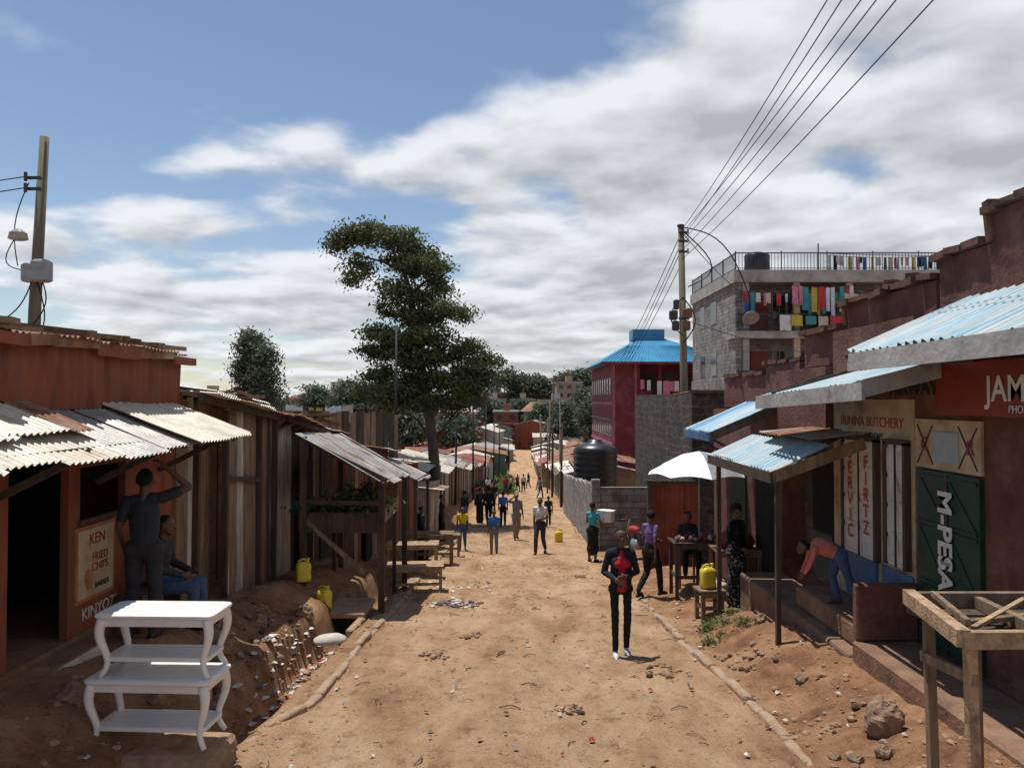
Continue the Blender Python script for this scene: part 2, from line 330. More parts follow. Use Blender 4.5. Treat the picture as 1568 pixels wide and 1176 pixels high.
# ------------------------------------------------------------------ trees
def leafcloud(clumps,dens,leaf,mname,parent,m,tb=0):
    V=[];T=[]
    for (c,r) in clumps:
        c=np.array(c);r=np.array(r); n=int(dens*r[0]*r[1]*r[2]**.5*1.0)+6
        for i in range(n):
            d=rng.normal(size=3); d/=np.linalg.norm(d); d*=rng.uniform(.35,1)**.6
            q=c+d*r; tint=np.clip(.45+.35*d[2]+rng.normal()*.18+tb,0,1)  # random leaf tone, plus painted light on clump tops and shade underneath
            k=rng.integers(26,44); sp=leaf*rng.uniform(1.6,3.4)
            P=q+rng.normal(size=(k,3))*np.array([sp,sp,sp*.5])
            A=rng.normal(size=(k,3)); A/=np.linalg.norm(A,axis=1)[:,None]
            Bv=np.cross(A,rng.normal(size=(k,3))+np.array([0,0,1.2])); Bv/=np.linalg.norm(Bv,axis=1)[:,None]
            l=leaf*rng.uniform(.6,1.3,size=(k,1)); w=l*.42
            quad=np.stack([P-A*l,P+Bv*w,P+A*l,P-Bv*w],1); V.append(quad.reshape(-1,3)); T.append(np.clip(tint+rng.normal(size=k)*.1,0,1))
    V=np.concatenate(V);T=np.concatenate(T);nf=len(T)
    me=bpy.data.meshes.new(mname); me.vertices.add(len(V)); me.vertices.foreach_set('co',V.ravel()); me.loops.add(nf*4); me.polygons.add(nf)
    me.loops.foreach_set('vertex_index',np.arange(nf*4)); me.polygons.foreach_set('loop_start',np.arange(0,nf*4,4)); 
    try: me.polygons.foreach_set('loop_total',np.full(nf,4))
    except Exception: pass
    a=me.attributes.new('tint','FLOAT','FACE'); a.data.foreach_set('value',T); me.update(); me.validate(); me.materials.append(m)
    o=bpy.data.objects.new(mname,me); S.collection.objects.link(o); o.parent=parent; return o
D=34; K=D/1184
def W(px,py,dy=0): return ((px-784)*K,D+dy,(612-py)*K)
tr=empty('tall_tree')
cl=[]
for px,py,rx,rzz in[(522,372,20,12),(545,362,26,16),(575,360,34,18),(610,370,36,16),(645,385,28,16),(665,412,22,18),(552,405,16,18),(541,428,9,14),(600,396,26,10),(640,415,28,16),(672,432,18,12),
    (615,448,28,18),(650,455,30,20),(690,476,26,12),(712,484,12,7),(606,470,24,16),(640,490,38,16),
    (575,508,28,12),(610,518,36,16),(660,518,36,16),(590,540,32,14),(630,550,34,16),(675,546,30,16),(712,536,26,14),(740,550,22,12),(726,566,30,14),(570,535,14,8),
    (585,578,28,14),(610,600,36,18),(580,606,24,14),(650,582,36,20),(690,580,30,18),(715,598,28,16),(650,618,30,18),(690,620,28,14),(725,612,20,12),(600,625,28,10),(742,580,18,12),(560,600,12,10)]:
    for k in range(2):
        w=W(px+R(-5,5),py+R(-3,3),R(-1.7,1.7) if k else R(-.6,.6)); cl.append((w,(rx*K*R(.8,1.05),rx*K*R(.8,1.1),rzz*K*R(.75,1))))
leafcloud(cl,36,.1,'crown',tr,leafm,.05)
b=B()
T0=[W(668,800),W(667,740),W(663,680),W(655,620),W(645,560),W(637,500),W(628,450),W(618,415),W(600,395)]
T0[0]=(T0[0][0],D,gz(T0[0][0],D)-.2)
b.tube(T0,[.34,.26,.23,.2,.17,.15,.12,.09,.05],bark,12)
for p0,pts in[(3,[(690,600),(725,585)]),(3,[(620,600),(585,590)]),(4,[(690,545),(740,553)]),(4,[(610,540),(575,515)]),(5,[(670,485),(705,480)]),(6,[(650,430),(670,418)]),(7,[(585,400),(545,390),(520,378)]),(7,[(600,380),(570,365)]),(7,[(640,395),(655,392)]),(2,[(690,640),(715,612)]),(2,[(640,645),(600,622)])]:
    q=[T0[p0]]+[W(a,c,R(-1,1)) for a,c in pts]; b.tube(q,[.1,.055,.025,.02][:len(q)],bark,7)
b.obj('trunk',tr,True)
def smalltree(name,x,y,ztop,w,dens=14,leaf=.3,mm=leafd,n=16,shape='round',zb=None):
    e=empty(name); z0=gz(x,y,False); h=ztop-z0; b=B(); b.tube([(x,y,z0-.3),(x+.1,y,z0+h*.4),(x-.1,y,z0+h*.8)],[h*.03,h*.022,h*.01],bark,8); b.obj('trunk',e,True)
    cl=[]
    for i in range(n):
        t=random.random(); rr=w/2*(1-.55*t if shape=='cone' else math.sin(math.pi*(.18+.75*t)))
        cl.append(((x+R(-1,1)*rr*.75,y+R(-1,1)*rr*.75,z0+h*(.35+.6*t)),(w*.2,w*.2,h*.075)))
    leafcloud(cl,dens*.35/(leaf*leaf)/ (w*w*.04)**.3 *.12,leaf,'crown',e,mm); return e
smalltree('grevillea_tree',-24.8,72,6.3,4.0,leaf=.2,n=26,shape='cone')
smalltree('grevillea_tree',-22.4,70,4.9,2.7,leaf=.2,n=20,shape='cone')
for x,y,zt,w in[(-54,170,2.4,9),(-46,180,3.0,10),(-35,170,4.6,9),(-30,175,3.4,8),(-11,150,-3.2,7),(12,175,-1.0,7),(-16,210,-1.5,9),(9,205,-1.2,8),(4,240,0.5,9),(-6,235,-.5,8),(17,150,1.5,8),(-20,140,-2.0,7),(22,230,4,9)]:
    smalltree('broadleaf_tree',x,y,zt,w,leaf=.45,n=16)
e=empty('distant_trees'); cl=[]
for i in range(210):
    y=R(430,640); x=y*R(-.75,.45); z0=gz(x,y,False); t=9+7*noise.noise(Vector((x*.02,3,y*.01)))
    cl.append(((x+R(-4,4),y+R(-3,3),z0+t*R(.4,1.1)),(R(4,8),4,R(2,4.5)))); cl.append(((x+R(-5,5),y,z0+t*.5),(R(4,8),4,3)))
for px,zt in((787,12),(822,9),(862,11),(880,12),(895,11),(905,9),(840,8)):
    y=330;x=(px-784)/1184*y
    for k in range(5): cl.append(((x+R(-3,3),y,zt-2-R(0,10)),(R(1.5,3.5),3,R(1.5,3))))
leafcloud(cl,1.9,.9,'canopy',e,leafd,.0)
e=empty('grass_verge'); cl=[]
for i in range(60):
    y=R(62,108); x=cx(y)-R(1.2,5.2); cl.append(((x,y,gz(x,y,False)+.15),(.7,.7,.18)))
for i in range(10):
    x,y=3.0+R(-.3,.3),11.2+R(-.6,.6); cl.append(((x,y,gz(x,y,False)+.03),(.1,.1,.03)))
leafcloud(cl[:60],18,.13,'grass',e,grassm); leafcloud(cl[60:],110,.025,'weeds',e,grassm)

# ------------------------------------------------------------------ houses far
redroof=mat('red_roof',(.30,.085,.06),None,2,.7,.1)
roofs=[rust,zinc,zinc,zinc2,redroof,rust,mat('brown_roof',(.16,.11,.085),None,2,.7,.1),mat('faded_roof',(.36,.26,.2),None,2,.7,.1),zinc]
walls=[mat('mud_wall',(.26,.17,.11),None,2,.9,.2),concg,mat('tan_wall',(.38,.30,.21),None,2,.9,.2),redwall,zinc,mat('greenish_wall',(.14,.24,.19),None,2,.9,.2),whitesheet]
def house(name,x,y,w,l,h,rot=0,rm=None,wm=None,z=None,hr=.8):
    e=empty(name,(x,y,gz(x,y,False) if z is None else z)); e.rotation_euler=(0,0,rot); rm=rm or random.choice(roofs); wm=wm or random.choice(walls)
    b=B(); b.bx(-w/2,w/2,-l/2,l/2,-1,h,wm); b.add([(-w/2,-l/2,h),(w/2,-l/2,h),(0,-l/2,h+hr*.92)],[(0,1,2)],wm); b.obj('walls',e)
    b=B()
    for s_ in(-1,1):
        b.sheet((s_*(w/2+.35),-l/2-.3,h-.1),(0,1,0),(-s_,0,hr/(w/2)),l+.6,math.hypot(w/2+.35,hr+.1),rm,pitch=.3,amp=.03,panel=2,rag=.04)
    b.obj('roof',e)
    b=B(); 
    for i in range(max(1,int(w/2.4))):
        xx=-w/2+1.2+i*2.4
        if i%2==0: b.bx(xx-.4,xx+.4,-l/2-.03,-l/2+.02,-.2,1.9,wooddark)
        else: b.bx(xx-.45,xx+.45,-l/2-.03,-l/2+.02,1.0,1.9,glass)
    for i in range(max(1,int(l/2.4))):
        yy=-l/2+1.2+i*2.4; 
        for s_ in(-1,1): b.bx(s_*w/2-.03,s_*w/2+.03,yy-.4,yy+.4,.9 if i%2 else -.2,1.9,glass if i%2 else wooddark)
    b.obj('doors_and_windows',e); return e
for i in range(105):
    y=58+300*random.random()**1.25; span=y*.33+6
    x=R(-span,span*.55)
    if abs(x-cx(y))<6.5: x=cx(y)+math.copysign(R(6.5,14),x-cx(y))
    if 5<x<24 and y<82: continue
    if x<-2 and y<70 and x>-9: continue
    house('tin_roof_house',x,y,R(5,9),R(5,10),R(2.3,3.8),random.choice((0,1.57))+R(-.15,.15))
for i in range(60):
    y=R(150,330); x=R(-.2,.2)*y
    if abs(x-cx(y))<(5 if y<175 else 0): continue
    house('tin_roof_house',x,y,R(5,9),R(6,12),R(2.6,6.5),R(-.3,.3),random.choice([rust,zinc,roofs[6],roofs[7],zinc2]),hr=1.0)
def block(name,x,y,w,l,floors,wm,z=None,rm=None):
    z0=gz(x,y,False) if z is None else z; e=empty(name,(x,y,z0)); H=floors*3; b=B(); b.bx(-w/2,w/2,-l/2,l/2,-3,H,wm); b.obj('walls',e)
    b=B(); b.bx(-w/2-.3,w/2+.3,-l/2-.3,l/2+.3,H,H+.5,concg); b.bx(-w*.1,w*.15,-2,2,H+.5,H+2.5,wm); 
    if rm: b.add([(-w/2-1,-l/2-1,H+.51),(w/2+1,-l/2-1,H+.51),(w/2+1,l/2+1,H+.51),(-w/2-1,l/2+1,H+.51),(-w/4,0,H+3),(w/4,0,H+3)],[(0,1,5,4),(1,2,5),(2,3,4,5),(3,0,4)],rm)
    b.obj('roof',e); b=B()
    for f in range(floors):
        n=max(2,int(w/3))
        for i in range(n):
            xx=-w/2+(i+.5)*w/n; b.bx(xx-.7,xx+.7,-l/2-.04,-l/2+.1,f*3+1,f*3+2.3,glass)
        b.bx(-w/2-.1,w/2+.1,-l/2-.15,-l/2+.1,f*3-.12,f*3+.12,concg)
    b.obj('windows',e)
gre=mat('pale_green_wall',(.2,.32,.26),None,2,.9,.1); brk=mat('brick_red_wall',(.3,.12,.08),None,2,.9,.1)
for px,y,w,fl,wm,rm in[(735,400,22,7,gre,None),(325,300,13,5,walls[2],None),(520,420,7,7,whitep,None),(534,430,6,6,walls[2],None),(790,380,26,5,brk,None),(700,330,16,4,concg,gre),(835,330,16,4,walls[2],redroof),(640,380,20,5,creamp,None),(600,400,18,6,walls[1],redroof),(755,270,9,4,concg,None),(722,250,9,3,brickb,None),(800,262,8,4,walls[2],None),(850,240,10,4,concg,None),(660,260,14,3,walls[0],rust),(560,300,16,4,concg,None),(480,350,18,4,walls[2],redroof),(745,335,9,5,whitep,None),(775,225,7,3,brk,None),(822,215,7,3,concg,rust),(700,200,9,3,walls[0],zinc),(870,280,9,6,walls[2],None)]:
    block('apartment_block',(px-784)/1184*y,y,w,12,fl,wm,None,rm)
# sides further down the street
y=31
while y<62:
    l=R(3,5); h=R(2.0,2.5)
    house('roadside_shack',cx(y)-3.9-1.8,y+l/2,3.6,l-.15,h,0,random.choice([rust,zinc,zinc2]),random.choice([zinc,whitesheet,redwall,wood]),hr=.45); y+=l
y=44
while y<150:
    l=R(3.5,6); house('roadside_shack',cx(y)+2.9+2-(y>80)*.6,y+l/2,4,l-.15,R(1.9,2.9),0,None,None,hr=.45); y+=l
y=62
while y<150:
    l=R(3.5,6); house('roadside_shack',cx(y)-4.0-2+(y>110),y+l/2,4,l-.15,R(1.9,2.9),0,None,None,hr=.45); y+=l
# ------------------------------------------------------------------ left kiosk
k=empty('red_kiosk'); b=B(); X=-4.3
F=-2.32
b.bx(X-.08,X,4.2,6.62,F,-.05,redwall); b.bx(X-.08,X,6.62,7.52,-.5,-.05,redwall); b.bx(X-.08,X,7.52,7.72,F,-.05,redwall)
b.bx(X-.08,X,7.72,8.62,F,-1.22,redwall); b.bx(X-.08,X,7.72,8.62,-.68,-.05,redwall); b.bx(X-.08,X,8.62,9.75,F,-.05,redwall)
b.bx(-7.2,X,9.75,9.83,F-.4,-.05,redwall); b.bx(-7.2,-7.12,4.2,9.75,F,-.05,redwall); b.bx(-7.2,X,4.12,4.2,F,-.05,redwall)
b.obj('walls',k)
b=B(); b.bx(-7.2,X+.02,4.0,9.75,F-.9,F-.003,floorc); b.bx(X+.021,X+.24,4.2,6.2,F-.7,F-.06,floorc); b.bx(X+.021,X+.26,6.2,7.75,F-.7,F-.05,floorc); b.bx(X+.262,X+.275,6.25,7.7,F-.27,F-.07,whitep); b.bx(X+.276,X+.5,4.4,6.9,F-.7,F-.32,floorc); b.obj('floor_and_step',k)
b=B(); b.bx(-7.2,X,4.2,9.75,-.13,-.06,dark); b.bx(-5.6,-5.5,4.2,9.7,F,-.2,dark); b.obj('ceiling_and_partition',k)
b=B(); b.sheet((X+.1,4.0,-.1),(0,1,0),(0.02,0,1),5.7,.62,[redwall],pitch=.16,amp=.012,panel=1.9,rag=.02); b.sheet((X+.1,9.72,-.1),(-1,0,0),(0,0,1),2.9,.6,[redwall],pitch=.16,amp=.012); b.obj('fascia_sheets',k)
b=B(); b.sheet((X+.22,3.9,.56),(0,1,0),(-1,0,.06),6.0,3.0,[rust],rag=.1,panel=.9)
yy=3.9
while yy<9.8:
    l=R(.4,.9); z=.57-.02*(yy-4)+R(-.03,.04); b.beam((X+.2+R(-.04,.05),yy,z),(X+.2+R(-.04,.05),yy+l,z+R(-.04,.04)),.07,R(.07,.15),random.choice([coping,rust,redwall])); yy+=l
for i in range(22): yq=R(4.5,9.7); b.beam((X+.14+R(0,.2),yq,.63),(X-.5-R(0,.4),yq+R(-.3,.3),.68+R(0,.08)),R(.06,.2),.05,random.choice([rust,coping,wood]))
b.obj('roof',k)
b=B(); b.sheet((-4.2,4.2,-.09),(0,1,0),(.97,0,-.4),3.9,.98,[zinc2,zinc,zinc2],rag=.06)
b.sheet((-4.22,7.9,-.03),(0,1,0),(.93,0,-.36),1.75,1.1,[zinc2,zinc2,zinc],rag=.08)
b.sheet((-4.2,4.0,-.03),(0,1,0.01),(.95,0,-.38),2.6,.62,[rust,zinc2],rag=.08)
for yy in(4.6,6.3,8,9.4): b.beam((-4.28,yy,-.85),(-3.42,yy,-.42),.05,.06,wooddark); b.beam((-4.28,yy,-.12),(-3.36,yy,-.48),.05,.05,wooddark)
b.beam((-3.5,4.2,-.42),(-3.5,9.6,-.42),.05,.06,wooddark); b.obj('awning',k)
b=B(); b.bx(X,X+.02,7.62,8.36,-2.03,-1.27,orangew); b.bx(X+.02,X+.024,7.66,8.32,-1.99,-1.31,cream)
b.tube([(X+.025,7.84,-1.9),(X+.03,7.82,-1.8),(X+.03,7.84,-1.72)],[.03,.055,.03],orangew,8); b.bx(X,X+.03,7.68,8.66,-1.25,-1.2,wooddark); b.obj('poster_board',k)
text(k,'KEN',(X+.028,8.0,-1.42),.16,redp,'L'); text(k,'FRIED\nCHIPS',(X+.028,8.06,-1.66),.12,redp,'L'); text(k,'BARBER',(X+.028,8.1,-1.9),.08,blackp,'L'); text(k,'KINYOZI',(X+.006,8.1,-2.16),.17,whitel,'L')
# ------------------------------------------------------------------ left shacks
def gl(y): return gz(-4.2,y,False)
s1=empty('plank_shack'); b=B()
b.boards((-4.35,9.95),(-4.3,11.0),gl(10)-.1,gl(11)-.1,.05,-.02,[wood,whitesheet,wood,rust])
b.boards((-4.12,10.95),(-4.1,12.4),gl(11)-.1,gl(12.4)-.1,-.05,-.15,[whitesheet,whitesheet,whitesheet,zinc,whitesheet,wood],.2,.42)
b.boards((-4.12,12.4),(-4.15,13.2),gl(12.4)-.1,gl(13)-.1,-.18,-.25,[wooddark,wood])
b.boards((-4.12,12.95),(-7,13.0),gl(13)-.1,gl(13)-.1,-.25,-.1,[wood,rust],nrm=(0,1,0))
b.boards((-4.3,9.9),(-7,9.9),gl(10)-.1,gl(10)-.1,.05,.1,[wood,rust],nrm=(0,-1,0))
for yy in(9.95,10.95,12.4,13.2): b.beam((-4.06,yy,gl(yy)-.2),(-4.04,yy,-.15),.08,.08,wooddark)
b.beam((-4.03,10.9,-1.1),(-4.03,12.5,-1.3),.03,.07,wooddark); b.obj('walls',s1)
b=B(); b.sheet((-3.85,9.8,.08),(0,1,-.1),(-1,0,.09),3.6,3.4,[rust,zinc,zinc2,rust],rag=.16); b.sheet((-3.95,10.4,.11),(0,1,-.1),(-1,0,.14),2.6,1.6,[zinc,rust],rag=.2)
b.beam((-3.95,9.8,.02),(-3.95,13.3,-.32),.06,.1,wooddark)
for i in range(14): b.beam((R(-4.6,-3.9),R(10,13),.12-R(0,.25)),(R(-4.8,-4),R(10,13),.14-R(0,.2)),R(.05,.12),.05,random.choice([wood,coping,wooddark,rust]))
b.obj('roof',s1)
s2=empty('rusty_sheet_shack'); b=B()
b.sheet((-4.15,13.25,gl(13)-.1),(0,1,-.06),(0,0,1),1.2,2.85,[rust,whitesheet,redwall],rag=.03); b.boards((-4.25,14.4),(-4.15,17.2),gl(14)-.1,gl(17)-.1,-.5,-.8,[wooddark,rust,wooddark,dark])
b.boards((-4.15,17.2),(-7,17.2),gl(17)-.1,gl(17)-.1,-.7,-.6,[wood,rust],nrm=(0,1,0)); b.boards((-4.15,13.2),(-7,13.2),gl(14)-.1,gl(14)-.1,-.5,-.4,[wood,rust],nrm=(0,1,0))
b.bx(-4.1,-4.05,15,15.8,gl(15),-1.2,dark); b.obj('walls',s2)
b=B(); b.sheet((-3.75,13.3,-.27),(0,1,-.12),(-1,0,.1),4.1,3.4,[rust,zinc,rust],rag=.16); b.beam((-3.85,13.3,-.33),(-3.85,17.3,-.82),.06,.1,wooddark)
for i in range(12): b.beam((R(-4.5,-3.8),R(13.5,17),-.28-R(0,.4)),(R(-4.6,-3.9),R(13.5,17),-.28-R(0,.35)),.07,.05,random.choice([wood,coping,rust]))
b.obj('roof',s2)
# greens stall
st=empty('vegetable_stall'); b=B(); zt=-1.97
for (x,y,zz) in((-2.2,13.1,-1.36),(-2.2,15.9,-1.5),(-3.5,13.0,-.62),(-3.5,15.9,-.8)): b.beam((x,y,gz(x,y,False)-.25),(x,y,zz),.1,.1,wooddark)
b.beam((-2.2,12.9,-1.4),(-2.2,16,-1.55),.07,.09,wooddark); b.beam((-3.5,13,-.68),(-2.1,13,-1.36),.06,.08,wooddark); b.beam((-3.5,15.9,-.8),(-2.1,15.9,-1.55),.06,.08,wooddark)
b.bx(-3.6,-2.3,13.15,15.6,zt-.05,zt,wood); b.bx(-3.62,-2.28,13.12,13.149,zt-.28,zt+.06,wooddark); b.bx(-2.299,-2.27,13.15,15.6,zt-.22,zt+.06,wood)
b.beam((-3.5,13.1,zt-.05),(-2.5,13.1,zt-.95),.05,.07,wood); b.beam((-3.6,13.08,-1.72+.0),(-2.2,13.08,-1.75),.04,.07,wooddark)
for x,y in((-3.55,13.2),(-2.35,15.5),(-3.55,15.5)): b.beam((x,y,gz(x,y,False)-.2),(x,y,zt-.05),.07,.07,wooddark)
b.obj('frame_and_table',st)
b=B(); b.sheet((-3.6,12.9,-.55),(0,1,-.045),(.87,0,-.49),3.3,1.72,[whitesheet,rust,zinc],rag=.05); b.obj('roof',st)
leafcloud([((x,y,zt+.08),(.25,.25,.12)) for x,y in((-3.3,13.5),(-2.9,13.6),(-2.5,13.5),(-3.1,14.2),(-2.6,14.3),(-3.0,15))],160,.06,'leafy_greens',st,leafm,-.1)
b=B(); b.rings([(0,.15,.15),(.22,.19,.19),(.23,.2,.2)],mat('green_plastic',(.02,.16,.1),None,3,.4,0),(-3.6,13.3,zt+.003),p=2); b.obj('basin',st,True)
# next shacks
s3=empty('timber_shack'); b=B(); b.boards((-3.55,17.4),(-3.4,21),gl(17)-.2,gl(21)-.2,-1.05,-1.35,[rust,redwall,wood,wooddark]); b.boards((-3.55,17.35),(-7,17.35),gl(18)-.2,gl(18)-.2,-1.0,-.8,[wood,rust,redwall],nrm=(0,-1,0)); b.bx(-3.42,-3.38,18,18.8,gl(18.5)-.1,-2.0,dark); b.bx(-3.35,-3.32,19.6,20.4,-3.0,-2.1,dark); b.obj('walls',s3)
b=B(); b.sheet((-3.1,17.2,-1.05),(0,1,-.09),(-1,0,.1),4,3.8,[rust,zinc,rust],rag=.12); b.sheet((-3.3,18.5,-1.45),(0,1,-.05),(.9,0,-.4),2.7,1.2,[zinc2,zinc2,zinc],rag=.05)
for yy in(18.5,21.1): b.beam((-2.3,yy,gz(-2.3,yy,False)-.2),(-2.3,yy,-1.95),.07,.07,wooddark)
b.beam((-2.3,18.4,-1.93),(-2.3,21.2,-2.05),.06,.07,wooddark); b.obj('roof',s3)
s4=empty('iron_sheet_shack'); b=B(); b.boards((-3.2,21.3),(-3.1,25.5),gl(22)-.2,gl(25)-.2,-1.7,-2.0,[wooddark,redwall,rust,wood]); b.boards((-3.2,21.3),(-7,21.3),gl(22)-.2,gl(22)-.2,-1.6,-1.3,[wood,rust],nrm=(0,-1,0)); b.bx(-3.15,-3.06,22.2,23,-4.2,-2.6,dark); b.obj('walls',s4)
b=B(); b.sheet((-2.8,21.2,-1.75),(0,1,-.07),(-1,0,.12),4.4,4,[rust,zinc,wood],rag=.12); b.obj('roof',s4)
s5=empty('iron_sheet_shack'); b=B(); b.sheet((-2.75,26,gl(26)-.3),(0,1,-.08),(0,0,1),3.4,2.0,[zinc,whitesheet],rag=.02); b.sheet((-2.75,26,gl(26)-.3),(-1,0,0),(0,0,1),3,2.0,[whitesheet,zinc],rag=.02); b.obj('walls',s5)
b=B(); b.sheet((-2.4,25.8,-3.0),(0,1,-.08),(-1,0,.1),3.8,3.4,[zinc,rust],rag=.12); b.obj('roof',s5)
b=B(); b.boards((-8.5,24),(-3.6,24.5),-5,-5,-.25,-.45,[wood,wooddark,wood],.15,.3,nrm=(0,-1,0)); b.boards((-12,30),(-5,30),-5,-5,-.4,-.5,[wooddark,wood,rust],.15,.4,nrm=(0,-1,0)); b.obj('paling_fence')
def cloth(b,x,y,z,w,h,m,ax='x'):
    n=6;vs=[]
    for j in range(4):
        for i in range(n+1):
            a=x+w*(i/n-.5)*(1-.12*j/3*math.sin(i*2)); q=.05*math.sin(i*1.7+j+x*3)*(j/3); p=(a,y+q,z-h*j/3+R(-.03,.03)) if ax=='x' else (x+q,y+w*(i/n-.5),z-h*j/3+R(-.02,.02))
            vs.append(p)
    b.add(vs,[(j*(n+1)+i,j*(n+1)+i+1,(j+1)*(n+1)+i+1,(j+1)*(n+1)+i) for j in range(3) for i in range(n)],m)
def line(name,x0,x1,y,z,n,hmin=.4,hmax=1,parent=None,ms=None):
    e=parent or empty(name); b=B(); pts=[(x0+(x1-x0)*i/10,y,z-.12*math.sin(math.pi*i/10)) for i in range(11)]; b.tube(pts,.012,cable,5); b.obj('line',e); b=B()
    for i in range(n):
        t=(i+.5)/n; cloth(b,x0+(x1-x0)*t+R(-.1,.1),y+R(-.05,.05),z-.12*math.sin(math.pi*t),abs(x1-x0)/n*R(.5,1.2),R(hmin,hmax),random.choice(ms or cloths))
    b.obj('clothes',e); return e
line('clothes_line',-7.6,-5.4,26,-.15,7,.3,.8)

# tables
def table(name,x,y,w,d,h,m,rot=0,rails=True,z=None,planks=1):
    e=empty(name,(x,y,gz(x,y,False) if z is None else z)); e.rotation_euler=(0,0,rot); b=B()
    for i in range(planks): 
        w0=d/planks; b.bx(-w/2,w/2,-d/2+i*w0+.004,-d/2+(i+1)*w0-.004,h-.03+R(-.004,.004),h+R(-.004,.004),m)
    b.obj('top',e); b=B()
    for sx in(-1,1):
        for sy in(-1,1): b.beam((sx*(w/2-.06),sy*(d/2-.05),-.08),(sx*(w/2-.06),sy*(d/2-.05),h-.035),.06,.05,m)
        b.beam((sx*(w/2-.06),-d/2+.02,h*.35),(sx*(w/2-.06),d/2-.02,h*.35),.03,.06,m)
    if rails:
        b.bx(-w/2+.03,w/2-.03,-d/2+.0,-d/2+.022,h-.11,h-.036,m); b.bx(-w/2+.03,w/2-.03,d/2-.022,d/2,h-.11,h-.036,m); b.beam((-w/2+.05,-d/2+.03,h*.35),(w/2-.05,-d/2+.03,h*.35),.03,.06,m)
    b.obj('legs_and_rails',e); return e
table('wooden_bench',-1.98,15.9,1.15,.6,.55,woodL,.1,planks=3)
table('wooden_table',-2.3,18.0,1.2,.6,.75,woodL,.05,planks=4); table('wooden_table',-2.2,20.6,1.3,.6,.8,wood,0,planks=4); table('wooden_bench',-2.1,22.6,1.2,.4,.6,wood,.1)
table('wooden_stool',3.12,12.3,.42,.4,.42,wood,.1)
def jerry(x,y,z,s=1,rot=0,name='yellow_jerrycan'):
    e=empty(name,(x,y,z)); e.rotation_euler=(0,0,rot); e.scale=(s,s,s); b=B()
    b.rings([(0,.10,.07),(.015,.125,.09),(.06,.128,.093),(.15,.123,.088),(.25,.128,.093),(.30,.12,.085),(.335,.08,.055),(.345,.05,.04)],yellowc,(0,0,0),24); b.obj('body',e,True)
    b=B(); b.tube([(-.09,0,.30),(-.075,0,.37),(-.02,0,.385),(.02,0,.385),(.045,0,.35)],.016,yellowc,8); b.tube([(.075,0,.31),(.08,0,.375)],.026,yellowc,12); b.obj('handle_and_spout',e,True)
    b=B(); b.tube([(.08,0,.372),(.082,0,.4)],.03,yellowc,12); b.obj('cap',e,True)
jerry(3.1,12.3,gz(3.12,12.3,False)+.425,.95,.3)
jerry(4.0,12.9,gz(4.0,12.9,False)+.05,.9,.9)
jerry(-3.45,12.85,gz(-3.45,12.85,False)+.1,.95,.5); jerry(-3.05,12.6,gz(-2.3,12.6,False)+.13,1.0,-.5)
jerry(1.62,27,gz(1.62,27,False),1.1,.2)
# culvert
b=B(); zc=gz(-2.3,12.6,False); b.bx(-3.3,-2.35,12.4,13.4,zc+.04,zc+.13,conc); b.bx(-3.4,-3.15,11.8,12.4,zc-.5,zc+.25,conc); b.bx(-3.1,-2.45,12.43,12.6,zc-.6,zc+.035,dark); b.beam((-2.45,11.7,zc-.1),(-2.4,12.39,zc-.1),.12,.35,conc)
o=b.obj('concrete_culvert'); q=o.modifiers.new('b','BEVEL'); q.width=.02
b=B(); z=gz(-2.3,10.9,False)
b.rings([(0,.2,.13),(.02,.23,.16),(.06,.22,.15),(.1,.15,.1),(.11,.06,.03)],sack,(-2.55,10.9,z-.03),18,.4,3); b.obj('cement_bag',None,True)
# ------------------------------------------------------------------ white tables
def wtable(x,y,z,rot,s=1):
    e=empty('white_coffee_table',(x,y,z)); e.rotation_euler=(0,0,rot); w,d,h=.98*s,.46*s,.52*s
    b=B(); b.rings([(h-.045,w/2-.02,d/2-.02),(h-.03,w/2,d/2),(h-.012,w/2,d/2),(h-.004,w/2-.012,d/2-.012),(h,w/2-.03,d/2-.03)],whitet,(0,0,0),48,0,14); b.obj('top',e)
    b=B(); b.bx(-w/2+.05,w/2-.05,-d/2+.03,-d/2+.055,h-.1,h-.046,whitet); b.bx(-w/2+.05,w/2-.05,d/2-.055,d/2-.03,h-.1,h-.046,whitet)
    for sx in(-1,1): b.bx(sx*(w/2-.05)-.012,sx*(w/2-.05)+.012,-d/2+.056,d/2-.056,h-.1,h-.046,whitet)
    b.rings([(.115,w/2-.06,d/2-.06),(.12,w/2-.05,d/2-.05),(.145,w/2-.05,d/2-.05),(.15,w/2-.06,d/2-.06)],whitet,(0,0,0),48,0,14); b.obj('apron_and_shelf',e)
    b=B()
    for sx in(-1,1):
        for sy in(-1,1):
            pts=[];rs=[]
            for i in range(15):
                t=i/14; off=.035*math.sin((1-t)*math.pi*1.7+.4)*(1.1-.2*t)+.03*(1-t)**4*1.6
                pts.append((sx*(w/2-.07+off),sy*(d/2-.055+off*.5),t*(h-.05))); rs.append(.02+.022*t*t+.012*math.sin(t*math.pi)*.3)
            b.tube(pts,rs,whitet,8,ratio=.9)
    b.obj('cabriole_legs',e,True)
zz=-2.64
wtable(-2.76,6.1,zz,-.05); wtable(-2.72,6.1,zz+.525,-.03,.94)
b=B(); b.bx(-3.35,-2.2,5.75,6.45,-3.2,-2.66,clod); o=b.obj('earth_step'); q=o.modifiers.new('b','BEVEL'); q.width=.14; q.segments=3
sb=o.modifiers.new('s','SUBSURF'); sb.subdivision_type='SIMPLE'; sb.levels=4; sb.render_levels=4; t=bpy.data.textures.new('es','CLOUDS'); t.noise_scale=.2; d=o.modifiers.new('d','DISPLACE'); d.texture=t; d.strength=.06; d.mid_level=1
b=B(); b.bx(-3.05,-2.75,6.9,7.15,-2.75,-2.5,conc); o=b.obj('concrete_block'); q=o.modifiers.new('b','BEVEL'); q.width=.015
